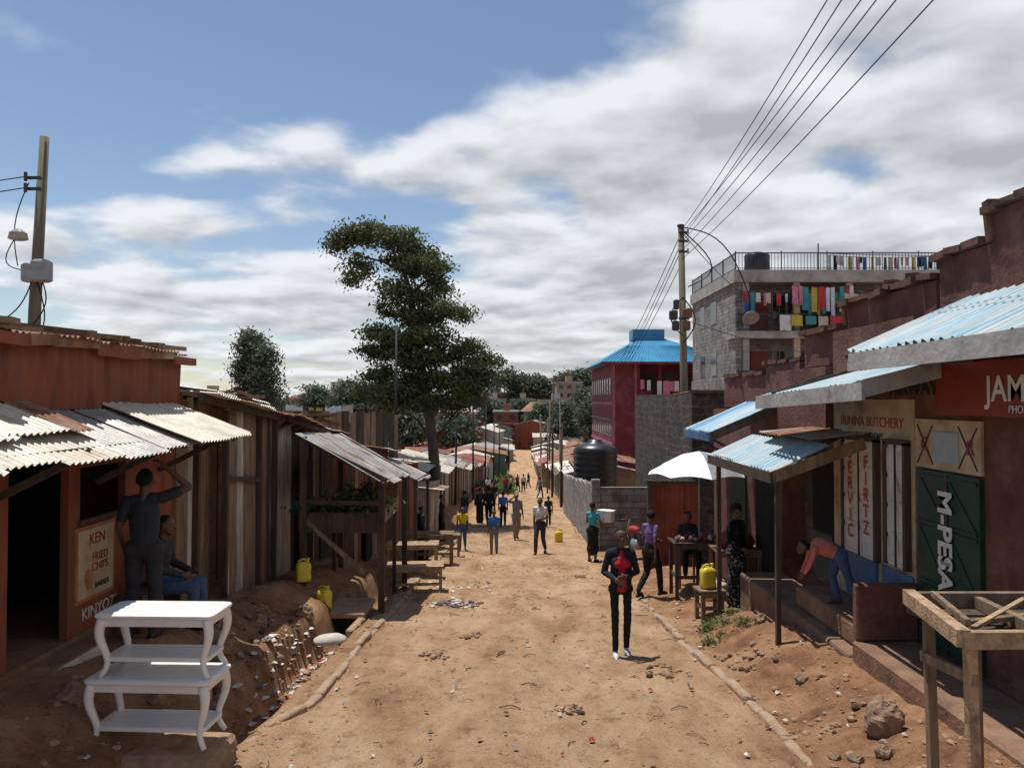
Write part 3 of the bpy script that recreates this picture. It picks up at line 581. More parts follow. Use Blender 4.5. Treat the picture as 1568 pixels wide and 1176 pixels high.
b=B(); b.bx(-4.25,-3.95,8.3,9.5,-2.15,-2.1,wooddark); 
for yy in(8.4,9.4): b.bx(-4.2,-4.0,yy-.03,yy+.03,-2.65,-2.151,wooddark)
b.obj('low_bench')
# ------------------------------------------------------------------ right shops
sh=empty('mobile_money_shop'); X=4.3; b=B()
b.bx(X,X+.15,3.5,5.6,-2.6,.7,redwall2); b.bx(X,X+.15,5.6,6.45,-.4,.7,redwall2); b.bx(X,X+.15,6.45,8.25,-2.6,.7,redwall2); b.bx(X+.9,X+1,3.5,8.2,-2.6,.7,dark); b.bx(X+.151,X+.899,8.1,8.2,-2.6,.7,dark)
b.bx(4.55,4.8,3.5,7.3,.7,1.78,redwall2); b.bx(4.55,4.8,7.3,8.2,.7,1.48,redwall2); b.obj('walls',sh)
def cap(b,y0,y1,z,x=4.67,w=.42):
    y=y0
    while y<y1:
        l=min(R(.22,.45),y1-y); b.beam((x+R(-.03,.03),y,z+R(-.015,.015)),(x+R(-.02,.02),y+l-.01,z+R(-.025,.025)),w*R(.9,1.08),R(.05,.085),coping); y+=l
b=B(); cap(b,3.5,7.38,1.815); cap(b,7.38,8.25,1.52); b.beam((4.67,7.3,1.5),(4.67,7.36,1.9),.3,.1,coping); b.obj('coping',sh)
b=B(); b.bx(X-.05,X-.002,7.05,8.12,-2.5,-.72,green); 
for y0,y1 in((7.08,7.56),(7.6,8.09)):
    for z0,z1 in((-2.42,-1.9),(-1.85,-1.3),(-1.25,-.78)):
        b.beam((X-.055,y0,z0),(X-.055,y1,z0),.012,.03,green); b.beam((X-.055,y0,z1),(X-.055,y1,z1),.012,.03,green); b.beam((X-.055,y0,z0),(X-.055,y1,z1),.008,.02,green)
b.beam((X-.058,7.58,-2.48),(X-.058,7.58,-.74),.04,.012,metalb,up=(1,0,0)); b.beam((X-.06,7.5,-1.6),(X-.06,7.66,-1.6),.03,.03,greym); b.obj('green_steel_doors',sh)
text(sh,'M-PESA',(X-.07,7.6,-1.38),.33,whitel,'RV',bold=.01,sx=.92)
b=B(); b.bx(X-.03,X-.002,7.05,8.2,-.70,-.2,cream); b.bx(X-.04,X-.03,7.4,7.85,-.62,-.32,mat('map_blue',(.25,.33,.38),(.42,.44,.42),5,.7,0)); 
for a in((7.1,7.4),(7.85,8.15)): b.beam((X-.036,a[0],-.66),(X-.036,a[1],-.26),.005,.012,blackp); b.beam((X-.036,a[0],-.26),(X-.036,a[1],-.66),.005,.012,blackp)
b.obj('painted_panel',sh); text(sh,'C',(X-.042,8.0,-.46),.2,redp); text(sh,'R',(X-.042,7.2,-.46),.2,redp)
b=B(); b.bx(4.0,4.03,5.0,7.3,-.14,.33,redsign); b.obj('sign_board',sh); text(sh,'JAMISHA',(3.995,5.95,.08),.3,whitel,bold=.004); text(sh,'PHONE SHOP',(3.995,5.95,-.08),.09,whitel)
b=B(); b.sheet((3.3,4.3,.46),(0,1,0),(.9,0,.4),3.3,1.4,[bluesheet],rag=.03,pitch=.13,amp=.022); b.obj('awning_sheets',sh)
b=B(); b.beam((3.27,4.2,.38),(3.27,7.5,.36),.03,.17,concg); b.beam((3.27,7.5,.36),(4.3,7.5,.8),.03,.16,wooddark); b.beam((3.35,4.3,.4),(3.35,7.4,.38),.06,.07,wooddark)
for yy in(5,6,7): b.beam((3.3,yy,.4),(4.3,yy,.8),.05,.07,wooddark)
b.obj('awning_frame',sh)
b=B(); b.bx(3.62,4.299,3.6,8.3,-3.4,-2.55,floorc); b.bx(3.3,3.619,6.2,7.1,-3.4,-2.85,floorc); o=b.obj('verandah',sh); q=o.modifiers.new('b','BEVEL'); q.width=.03
b=B(); b.bx(3.64,4.298,8.2,8.32,-2.549,-1.95,redwall2); o=b.obj('dwarf_wall',sh); q=o.modifiers.new('b','BEVEL'); q.width=.02
# cream shop
sh2=empty('cream_shop'); b=B()
b.bx(X,X+.15,8.27,10.35,-2.7,-.0,cream); b.bx(X,X+.15,8.27,10.35,.003,.9,redwall2); b.bx(X+.35,X+.5,10.352,12.3,-2.7,.7,brickb); b.bx(X+.002,X+.35,10.2,10.35,-2.7,.7,brickb); b.bx(4.55,4.8,8.27,10.5,.9,1.28,redwall2); b.bx(4.55,4.8,10.5,12,.5,.98,redwall2); b.bx(X-.1,X+.3,10.36,12.3,-.5,.45,redwall2)
b.obj('walls',sh2)
b=B(); cap(b,8.3,9.3,1.34); cap(b,9.3,10.55,1.3,w=.5); cap(b,10.55,12.05,1.02); b.beam((4.67,10.5,1.0),(4.67,10.55,1.35),.3,.1,coping)
for yy in(8.7,9.2,9.7): b.beam((4.5,yy,1.4),(4.75,yy+.3,1.43),.12,.06,coping)
b.obj('coping',sh2)
b=B()
def paneldoor(b,y0,y1,z0,z1,m,x=X):
    b.bx(x-.04,x-.002,y0,y1,z0,z1,m); ym=(y0+y1)/2
    for a,c in((y0,ym),(ym,y1)):
        n=4
        for i in range(n):
            za=z0+(z1-z0)*i/n; zb=z0+(z1-z0)*(i+1)/n; b.beam((x-.045,a+.03,za+.03),(x-.045,c-.03,za+.03),.014,.025,m); b.beam((x-.045,a+.04,za+.04),(x-.045,a+.04,zb-.04),.025,.014,m,up=(1,0,0)); b.beam((x-.045,c-.04,za+.04),(x-.045,c-.04,zb-.04),.025,.014,m,up=(1,0,0))
    b.beam((x-.05,ym,z0),(x-.05,ym,z1),.02,.02,metalb,up=(1,0,0))
    for yy in(y0,y1): b.beam((x-.03,yy,z0),(x-.03,yy,z1+.03),.06,.08,wooddark,up=(1,0,0))
    b.beam((x-.03,y0-.03,z1+.03),(x-.03,y1+.03,z1+.03),.08,.06,wooddark)
paneldoor(b,9.07,9.95,-1.9,-.5,whitep); paneldoor(b,8.38,8.82,-1.85,-.5,whitep); b.bx(X-.038,X-.003,9.11,9.91,-2.43,-1.904,bluew); b.bx(X-.02,X-.003,8.3,8.99,-2.44,-1.9,bluew); b.obj('doors',sh2)
text(sh2,'S\nE\nR\nV\nI\nC',(X-.06,9.73,-1.15),.23,redp); text(sh2,'F\nI\nR\nT\nZ',(X-.06,9.3,-1.15),.23,redp); text(sh2,'BUNINA BUTCHERY',(X-.004,9.3,-.27),.17,redp,sx=1.05,bold=0)
text(sh2,'AND CAFE',(X-.004,9.2,-.43),.1,blackp); text(sh2,'AIRWAY',(X-.004,8.3,.12),.2,blackp,bold=.01,sx=1.3)
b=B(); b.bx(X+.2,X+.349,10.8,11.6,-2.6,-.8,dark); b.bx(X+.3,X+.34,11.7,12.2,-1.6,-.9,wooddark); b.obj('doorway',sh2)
b=B(); b.sheet((3.3,7.25,.17),(0,1,-.04),(.93,0,.25),3.1,1.12,[bluesheet],rag=.03,pitch=.13,amp=.022); b.obj('awning_sheets',sh2)
b=B(); b.beam((3.27,7.2,.08),(3.27,10.35,-.04),.03,.17,concg); b.beam((3.27,10.35,-.04),(4.3,10.35,.3),.03,.15,wooddark); b.beam((3.27,7.22,.1),(4.3,7.22,.36),.04,.16,concg)
for yy in(7.8,8.8,9.8): b.beam((3.3,yy,.06),(4.3,yy,.35),.05,.07,wooddark)
b.obj('awning_frame',sh2)
b=B(); b.sheet((3.1,9.3,-.86),(0,1,0),(.9,0,.42),2.8,.75,[bluesheet],rag=.04,pitch=.13,amp=.022); b.sheet((3.55,9.25,-.46),(0,1,0),(.9,0,.1),1.9,.7,[rust,zinc],rag=.05); b.obj('lower_awning_sheets',sh2)
b=B(); b.beam((3.08,9.2,-.93),(3.08,12.15,-.93),.03,.13,wooddark); b.beam((3.08,9.22,-.93),(4.2,9.22,-.52),.03,.14,wood)
for yy in(10,11,12): b.beam((3.1,yy,-.93),(4.3,yy,-.45),.05,.06,wooddark)
b.beam((3.2,9.35,-3.3),(3.2,9.35,-.9),.055,.055,wooddark); b.beam((3.2,12.0,-3.3),(3.2,12.0,-.9),.06,.06,wooddark); b.obj('lower_awning_frame',sh2)
b=B(); b.bx(3.6,4.299,8.33,12.3,-3.6,-2.72,floorc); b.bx(3.75,4.298,8.34,10.3,-2.719,-2.45,floorc); o=b.obj('verandah',sh2); q=o.modifiers.new('b','BEVEL'); q.width=.04; q.segments=2
# brown shop further
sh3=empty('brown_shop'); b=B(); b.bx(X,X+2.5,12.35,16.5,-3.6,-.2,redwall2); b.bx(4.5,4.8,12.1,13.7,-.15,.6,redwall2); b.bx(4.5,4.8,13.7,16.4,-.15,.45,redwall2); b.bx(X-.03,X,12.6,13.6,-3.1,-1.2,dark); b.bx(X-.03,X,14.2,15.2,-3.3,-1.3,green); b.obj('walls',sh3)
b=B(); cap(b,12.1,13.75,.64); cap(b,13.75,16.4,.49); b.obj('coping',sh3)
b=B(); b.sheet((3.15,12.3,-.52),(0,1,0),(.9,0,.4),1.7,1.2,[bluesheet,blueroof],rag=.03,pitch=.13,amp=.02); b.beam((3.12,12.25,-.6),(3.12,14.0,-.6),.03,.12,bluew); b.beam((3.12,12.28,-.6),(4.3,12.28,-.1),.03,.14,wooddark); b.beam((3.15,12.4,-.6),(4.25,12.4,-1.2),.04,.04,wooddark); b.beam((3.15,13.9,-.6),(4.25,13.9,-1.2),.04,.04,wooddark); b.obj('awning',sh3)
# stone building + gate
sh4=empty('stone_building'); b=B(); b.bx(4.3,9,18.5,27,-5.2,.15,stonew); b.bx(9,12,20,27,-5.2,-.1,redwall2); b.obj('walls',sh4)
b=B(); b.sheet((4.4,18.3,.2),(1,0,0),(0,1,-.02),5,6,[rust,zinc],rag=.1); b.beam((4.2,18.3,.19),(9.2,18.3,.19),.12,.08,wooddark); b.bx(4.25,4.299,20,21,-4.6,-2.6,dark); b.bx(6,7,18.45,18.499,-1.6,-.6,glass); b.obj('roof_and_openings',sh4)
b=B(); b.sheet((3.3,18.35,-4.1),(1,0,0),(0,0,1),1.05,2.1,[redwall,redwall],pitch=.12,rag=.01); b.bx(3.2,3.3,18.25,18.4,-4.2,-1.9,wooddark); b.beam((3.2,18.3,-1.95),(4.35,18.3,-1.95),.08,.08,wooddark); b.obj('red_iron_gate')
# block wall, tank
b=B(); 
for i in range(8):
    y0=24.5+i*2.1; b.bx(2.42+cx(y0)*1,2.6+cx(y0),y0,y0+2.1,rz(y0+2)-.3,rz(y0)+1.95,blockw)
b.bx(2.75,5.2,24.32,24.49,-5.3,-2.75,blockw); b.bx(2.5,2.75,24.2,24.5,-5.3,-2.5,blockw); b.obj('block_boundary_wall')
b=B(); rg=[]
for i in range(25):
    z=i*.085; r=.92+(.03 if i%3==0 else 0); rg.append((z,r,r))
rg+=[(2.2,.85,.85),(2.32,.6,.6),(2.4,.3,.3),(2.5,.28,.28)]
b.rings(rg,tankb,(3.55,33,-4.2+.0),32,0,2); b.obj('water_tank',None,True)
b=B(); b.bx(2.8,4.5,32,34,-6,-4.2,blockw); b.obj('tank_plinth')
# ------------------------------------------------------------------ grey flats
gb=empty('grey_apartment_building'); b=B(); x0,x1,y0,y1=11,21.6,38,47; zr=6.0
b.bx(x0,x1,y0+1.2,y1,-7,zr,blockw); b.bx(x0,x0+.4,y0,y0+1.199,-7,zr,blockw); b.obj('walls',gb)
b=B()
for z,h in((zr,.6),(3.15,.35),(.35,.35),(-2.5,.35)): b.bx(x0-.12,x1+.1,y0-.25,y0+1.25 if z<zr else y1+.1,z-h*.4,z+h*.6,concg)
for x in(x0+.5,x0+3,x0+5.6,x0+8.2): b.bx(x-.15,x+.15,y0-.1,y0+.15,-6.5,zr-.25,creamp if x>12 else concg)
b.obj('slabs_and_columns',gb)
b=B()
for z in(3.15,.35,-2.5):
    for i in range(4):
        x=x0+1.1+i*2.6; b.bx(x,x+.9,y0+1.12,y0+1.19,z+.15,z+2.1,[redsign,wooddark,greym,wooddark][i]); b.bx(x+1.1,x+1.1+1.05,y0+1.14,y0+1.19,z+.9,z+2.1,glass)
        for q in range(4): b.beam((x+1.1+q*.35,y0+1.12,z+.9),(x+1.1+q*.35,y0+1.12,z+2.1),.03,.03,creamp)
for z in(4.1,1.3,-1.6):
    b.bx(x0-.02,x0,41.5,42.6,z,z+1.2,glass); b.bx(x0-.02,x0,44,45,z,z+1.2,glass)
b.obj('doors_and_windows',gb)
b=B()
def railing(b,p,q,z,h=1.0,st=.16,m=metalb):
    p=Vector(p);q=Vector(q);n=int((q-p).length/st)
    b.beam((p.x,p.y,z+h),(q.x,q.y,z+h),.05,.05,m); b.beam((p.x,p.y,z+.1),(q.x,q.y,z+.1),.03,.03,m)
    for i in range(n+1):
        t=p.lerp(q,i/n); b.beam((t.x,t.y,z),(t.x,t.y,z+h+(.1 if i%14==0 else 0)),.022 if i%14 else .05,.022,m)
railing(b,(x0,y0-.1),(x1,y0-.1),zr+.36,.85); railing(b,(x0,y0-.1),(x0,y1),zr+.36,.85)
for z in(3.15,.35,-2.5): railing(b,(x0+.1,y0-.15),(x1,y0-.15),z+.2,.85,.12)
b.beam((x0+4.5,y0+1,zr+.3),(x0+4.5,y0+1,zr+1.9),.05,.05,metalb); b.beam((x0+4.5,y0+1,zr+1.4),(x1+2,y0+1,zr+1.2),.03,.03,metalb); b.obj('railings',gb)
b=B(); b.rings([(0,.62,.62),(.3,.64,.64),(.6,.62,.62),(.9,.64,.64),(1.0,.55,.55),(1.1,.2,.2)],tankb,(x0+1.4,y0+1,zr+.35),24,0,2); b.obj('roof_tank',gb,True)
line('',x0+.2,x0+5.2,y0-.3,zr-.7,20,.4,1.2,gb); line('',x0+2.6,x0+5.8,y0-.36,zr-.4,10,.5,1.7,gb,whites+cloths); line('',x0+4.6,x0+10.6,y0+.2,zr+1.15,26,.3,.8,gb); line('',x0+2.0,x1,y0-.45,3.15+1.0,14,.4,.8,gb); line('',x0+5,x1,y0-.32,5.2,8,.4,.9,gb); line('',x0+1,x1-3,y0-.4,1.5,8,.4,.8,gb)
b=B()
for z in(4.4,1.5): b.tube([(x0+.6,y0-.5,z-.45),(x0+.6,y0-.45,z-.4)],[.42,.38],greym,20); 
b.obj('satellite_dishes',gb)
# ------------------------------------------------------------------ red building with blue roof
rb=empty('maroon_house'); x0,x1,y0,y1=7.55,16,58,73; b=B(); b.bx(x0,x1,y0+1.2,y1,-9,2.7,maroon); b.bx(x0,x0+1.8,y0,y0+1.199,-9,2.7,maroon); b.obj('walls',rb)
b=B()
ex0,ex1,ey0,ey1=x0-1.0,x1+1,y0-1,y1+1; zE,zR=2.75,5.3
pts=[(ex0,ey0,zE),(ex1,ey0,zE),(ex1,ey1,zE),(ex0,ey1,zE),((ex0+ex1)/2-.8,ey0+5.2,zR),((ex0+ex1)/2-.8,ey1-5.2,zR)]
b.add(pts,[(0,1,4),(1,2,5,4),(2,3,5),(3,0,4,5),(3,2,1,0)],blueroof)
for i in range(36):
    t=i/36; x=ex0+(ex1-ex0)*t; b.beam((x,ey0,zE+.02),(x+((ex0+ex1)/2-.8-x)*.55,ey0+5.2*.55,zE+(zR-zE)*.55+.02),.05,.04,blueroof)
b.bx(ex0,ex1,ey0-.04,ey0,zE-.15,zE+.05,maroon); b.bx(ex0+3,ex0+5.5,ey0+4,ey0+6,zR-.6,zR+.25,blueroof); b.obj('roof',rb)
b=B()
for z in(-.3,-3.4): b.bx(x0+1.8,x1,y0,y0+1.19,z-.15,z+.12,pinkw); b.bx(x0-.05,x0,y0,y1,z-.12,z+.12,pinkw); b.bx(x0+1.8,x1,y0-.02,y0+.05,z+.12,z+1.0,maroon)
for i in range(5): b.bx(x0+1.85+i*1.6,x0+2.05+i*1.6,y0,y0+.2,-9,2.7,maroon)
for x in (x0,x0+1.65): b.bx(x,x+.17,y0-.03,y0,-8,2.7,pinkw)
for z in(.6,-2.6):
    for i in range(4): b.bx(x0+2.4+i*1.6,x0+3.2+i*1.6,y0+1.15,y0+1.19,z-.5,z+1.4,glass if i%2 else wooddark)
    for i in range(9): b.bx(x0-.03,x0,y0+1+i*1.6,y0+1.8+i*1.6,z-.2,z+1.1,concg); b.bx(x0-.04,x0-.03,y0+1.1+i*1.6,y0+1.7+i*1.6,z-.1,z+1.0,glass)
b.obj('balconies_and_windows',rb)
line('',x0+1.9,x0+7.8,y0-.25,1.5,13,.6,1.3,rb,whites); line('',x0+2.2,x0+6,y0-.25,-4.2,6,.5,1.1,rb,whites); line('',x0+2.5,x0+5,y0-.25,-1.4,4,.5,1,rb)
b=B(); b.bx(7.5,13,57.2,57.9,-8,-5,creamp); b.obj('yellow_wall')
house('rust_red_shed',5.7,48,3.6,6,2.7,0,rust,maroon,hr=.3)
# ------------------------------------------------------------------ poles & wires
def wire(pts,r=.012,sag=.0,name='overhead_cable',par=None):
    c=bpy.data.curves.new(name,'CURVE'); c.dimensions='3D'; c.bevel_depth=r; c.bevel_resolution=1
    a,bb=Vector(pts[0]),Vector(pts[1]); n=24; sp=c.splines.new('POLY'); sp.points.add(n)
    for i in range(n+1):
        t=i/n; p=a.lerp(bb,t); p.z-=sag*4*t*(1-t); sp.points[i].co=(*p,1)
    c.materials.append(cable); o=bpy.data.objects.new(name,c); S.collection.objects.link(o)
    if par: o.parent=par
    return o
up=empty('utility_pole'); b=B(); px,py=4.85,22.0
b.tube([(px+.12,py,-4.8),(px+.05,py,0),(px-.02,py,4.95)],[.14,.11,.085],polewood,14); b.obj('pole',up,True)
b=B(); b.tube([(px-.03,py,4.93),(px-.03,py,4.99)],.1,metalb,12)
for z in(4.75,4.5,4.2,2.3): b.beam((px-.12,py-.12,z),(px+.16,py-.12,z),.05,.06,metalb); b.tube([(px+.14,py-.15,z-.05),(px+.14,py-.15,z+.08)],.03,greym,8)
rb_=mat('rust_box',(.2,.09,.05),None,4,.7,.1)
for x,z,s_ in((-.28,2.4,.12),(-.22,2.1,.1),(.12,2.45,.13),(.1,2.1,.1),(-.2,2.7,.08)): b.rings([(0,s_*.6,s_*.5),(.03,s_,s_*.7),(.25,s_,s_*.7),(.28,s_*.6,s_*.5)],metalb if x<0 else rb_,(px+x,py-.15,z-.15),12)
b.obj('fittings',up)
def loop(b,a,c,dx,dz,r=.018):
    a=Vector(a);c=Vector(c); b.tube([a+(c-a)*t+Vector((dx,0,dz))*math.sin(math.pi*t) for t in[i/10 for i in range(11)]],r,cable,5)
b=B(); loop(b,(px,py-.1,4.8),(px+.15,py-.1,3.2),.75,-.2); loop(b,(px,py-.1,4.9),(px+1.9,py-.1,2.9),.2,.5); loop(b,(px,py-.1,2.9),(px+.0,py-.1,1.6),.35,0); loop(b,(px,py-.1,2.9),(px-.0,py-.1,1.8),-.35,0); b.obj('drop_cables',up)
for (ex,ez),z in zip([(2.05,4.0),(2.3,4.15),(3.0,4.4),(3.12,4.36),(3.3,4.3),(3.75,4.2)],[4.85,4.6,4.75,4.5,4.25,4.0]):
    wire([(px,py,z),(ex,-5,ez+.55)],.008,.35)
for dz in(4.8,4.5,4.3,3.9): wire([(px,py,dz),(6.5+R(-.3,.3),70,-1.4-(4.8-dz)*.4)],.012,.9)
wire([(px,py,4.8),(14,38.5,4.6)],.012,.8); wire([(px,py,2.3),(12,18,.6)],.01,.4)
for (x,y,h,r) in((3.0,58,9,.075),(3.6,75,8.5,.08),(-4.5,30,7.7,.055),(-2.6,52,7,.06),(-2.1,60,7.5,.06),(3.4,90,8,.08),(3.0,66,6.5,.06),(-1.8,75,6.5,.06),(2.9,46,5,.06),(3.2,51,4.5,.06),(-3.3,45,6,.06),(3.1,48,6.5,.055),(-1.6,95,7,.07),(4.2,110,8,.08),(-.5,125,7,.08)):
    e=empty('electric_pole'); z=gz(x,y,False); b=B(); b.tube([(x,y,z-.3),(x+R(-.15,.15),y,z+h)],[r*1.2,r*.8],random.choice([polewood,wooddark]) if x>0 else blackp,10); b.obj('shaft',e,True); b=B()
    if x>0: b.beam((x-.5,y,z+h-.3),(x+.5,y,z+h-.3),.07,.08,wooddark)
    for q in((-.45,0,.45) if x>0 else (0,)): b.tube([(x+q,y,z+h-.26),(x+q,y,z+h-.1)],.04,greym,8)
    b.obj('crossarm',e)
lp=empty('utility_pole'); b=B(); b.tube([(-8.75,14,-3),(-8.66,14,1.6),(-8.52,14,4.78)],[.12,.105,.08],polewood,14); b.obj('pole',lp,True); b=B()
b.rings([(0,.1,.1),(.03,.16,.13),(.36,.16,.13),(.4,.1,.1)],greym,(-8.42,13.8,2.1),14); b.rings([(0,.1,.1),(.03,.13,.1),(.3,.13,.1),(.33,.08,.08)],greym,(-8.62,13.78,2.1),14)
b.rings([(0,.08,.08),(.02,.15,.12),(.14,.13,.1),(.2,.05,.05)],mat('lamp_housing',(.4,.36,.27),None,4,.5,.05),(-8.85,13.8,2.85),14)
for z in(4.0,3.8): b.beam((-8.75,13.88,z),(-8.5,13.88,z),.05,.05,metalb); b.tube([(-8.73,13.8,z-.08),(-8.73,13.8,z+.08)],.03,metalb,8)
loop(b,(-8.7,13.85,3.9),(-8.85,13.8,2.4),-.15,0,.01); loop(b,(-8.9,13.8,2.9),(-8.6,13.8,2.3),-.3,-.15,.01); loop(b,(-8.5,13.8,2.1),(-8.3,13.6,1.2),.1,-.1,.012); loop(b,(-8.6,13.8,2.1),(-9.2,13.6,1.3),.1,-.1,.012); loop(b,(-8.4,13.8,2.1),(-8.6,13.8,1.3),.15,0,.012)
b.obj('fittings',lp); wire([(-8.72,13.8,4.0),(-22,12,2.9)],.01,.4); wire([(-8.72,13.8,3.8),(-22,12,2.6)],.01,.4); 
# ------------------------------------------------------------------ umbrella stall
u=empty('market_umbrella'); cxu,cyu=3.6,14.9; b=B(); n=8
whc=mat('umbrella_cloth',(.78,.78,.78),(.66,.66,.68),3,.7,.05); grc=mat('umbrella_grey',(.3,.31,.33),None,3,.7,.05)
vs=[(cxu,cyu,-.99)]
for r_,z_ in((.35,-1.06),(.68,-1.22),(.98,-1.44)):
    for kk in range(32):
        a=2*math.pi*kk/32; sc=abs(math.sin(kk*math.pi/4)); vs.append((cxu+math.cos(a)*r_*(1-.05*sc),cyu+math.sin(a)*r_*(1-.05*sc),z_+(.05*sc if r_>.8 else -.02*sc)))
for kk in range(32):
    m_=whc if (kk//4)%8 not in(6,) else grc
    b.add([vs[0],vs[1+kk],vs[1+(kk+1)%32]],[(0,1,2)],m_)
    for j in range(2): b.add([vs[1+j*32+kk],vs[1+j*32+(kk+1)%32],vs[1+(j+1)*32+(kk+1)%32],vs[1+(j+1)*32+kk]],[(0,3,2,1)],m_)
b.obj('canopy',u,False); b=B(); b.tube([(cxu,cyu,gz(cxu,cyu,False)-.1),(cxu,cyu,-.98)],.022,greym,8)
for kk in range(8):
    a=2*math.pi*kk/8; b.tube([(cxu,cyu,-1.08),(cxu+math.cos(a)*.94,cyu+math.sin(a)*.94,-1.44)],.006,metalb,5)
b.obj('pole_and_ribs',u)
table('vendor_table',3.35,14.2,.9,.6,.95,wooddark,0,planks=3); 
b=B(); z=gz(3.35,14.2,False)+.96
for i in range(34): rockmesh(b,(3.35+R(-.4,.4),14.2+R(-.25,.25),z+.03+R(0,.04)),R(.025,.045),random.choice([redsign,redp,green,sack,wood]),1)
b.obj('vegetables')
b=B(); b.rings([(0,.16,.16),(.3,.2,.2),(.42,.17,.17),(.44,.19,.19),(.46,.13,.13)],sack,(4.15,12.6,gz(4.1,12.6,False)-.02),18,0,2); b.obj('sack',None,True)
b=B(); b.rings([(0,.16,.16),(.26,.2,.2),(.3,.19,.19)],sack,(3.45,13.2,gz(3.45,13.2,False)),18,0,2); b.obj('basket',None,True)
table('wooden_counter',3.9,13.6,.8,.7,.85,wood,0,planks=3)
b=B(); rr=[(0,.3,.2),(.1,.34,.24),(.22,.28,.2),(.3,.1,.08)]; b.rings(rr,redsign,(3.9,13.6,gz(3.9,13.6,False)+.86),16,0,3); b.obj('cloth_bundle',None,True)
# foreground bench right
fb=empty('wooden_display_table'); b=B(); z=-1.27
for i in range(4): b.beam((2.5,4.25+i*.2,z-.06),(3.8,4.25+i*.2,z-.06+R(-.01,.01)),.15,.025,wooddark)
b.beam((2.38,4.12,z),(3.9,4.15,z),.05,.09,woodL); b.beam((2.52,4.95,z),(3.9,4.95,z),.05,.09,wood); b.beam((2.38,4.1,z+.012),(2.54,4.98,z+.012),.07,.09,woodL); b.beam((2.9,4.15,z-.01),(2.95,4.95,z-.01),.05,.07,wood)
b.beam((2.46,4.2,z+.07),(2.6,4.8,z+.075),.03,.03,wood); b.beam((2.5,4.4,z+.0),(3.6,4.7,z+.02),.04,.03,wood); b.beam((2.55,4.3,z+.01),(3.2,4.85,z+.03),.03,.02,woodL); b.obj('tray_top',fb)
b=B()
for x,y,xx in((2.47,4.2,2.5),(2.62,4.9,2.66),(3.6,4.2,3.6),(3.6,4.9,3.6),(2.58,4.35,2.6)): b.beam((xx,y,-3.0),(x,y,z-.02),.055,.05,wood if x!=2.47 else woodL)
b.beam((2.48,4.17,-1.5),(2.6,4.93,-1.62),.03,.06,wood)
b.obj('legs',fb)
# ------------------------------------------------------------------ people
skin=mat('dark_skin',(.13,.068,.043),(.10,.05,.032),8,.5,.05,spec=.4)
hairm=mat('black_hair',(.008,.007,.007),None,20,.8,.4)
eyew=mat('eye_white',(.5,.48,.45),None,4,.4,0); lipm=mat('lips',(.17,.06,.05),None,4,.5,0)
def cm(name,c,c2=None): return mat('garment_'+name,c,c2 or tuple(v*.7 for v in c),9,.85,.35,40)
STAND=dict(pelvis=(0,0,.93),waist=(0,0,1.07),chest=(0,0,1.27),neck=(0,-.01,1.43),head=(0,.02,1.585),shR=(.165,0,1.385),shL=(-.165,0,1.385),elR=(.215,-.03,1.10),elL=(-.215,-.03,1.10),wrR=(.23,.05,.86),wrL=(-.23,.05,.86),
 hiR=(.09,0,.90),hiL=(-.09,0,.90),knR=(.10,.02,.49),knL=(-.10,.02,.49),anR=(.10,-.02,.08),anL=(-.10,-.02,.08),toR=(.12,.13,.03),toL=(-.12,.13,.03))
WALK=dict(knR=(.09,.16,.51),anR=(.09,.2,.09),toR=(.10,.35,.04),knL=(-.09,.0,.48),anL=(-.09,-.26,.14),toL=(-.10,-.13,.03),wrR=(.22,-.1,.86),wrL=(-.22,.16,.88),elL=(-.21,.02,1.10),elR=(.21,-.1,1.11))
SIT=dict(pelvis=(0,0,.52),waist=(0,0,.66),chest=(0,.03,.86),neck=(0,.04,1.02),head=(0,.08,1.17),shR=(.165,.02,.975),shL=(-.165,.02,.975),elR=(.23,.08,.72),elL=(-.23,.08,.72),wrR=(.14,.3,.64),wrL=(-.14,.3,.64),hiR=(.09,.02,.5),hiL=(-.09,.02,.5),knR=(.13,.43,.5),knL=(-.13,.43,.5),anR=(.13,.42,.08),anL=(-.13,.46,.08),toR=(.15,.56,.03),toL=(-.15,.6,.03))
class Fig:
    def __init__(s): s.p=[]
    def cap(s,a,b,ra,rb,m,flat=1): s.p.append((np.array(a,float),np.array(b,float),ra,rb,m,flat))
def v3(a): return np.array(a,float)
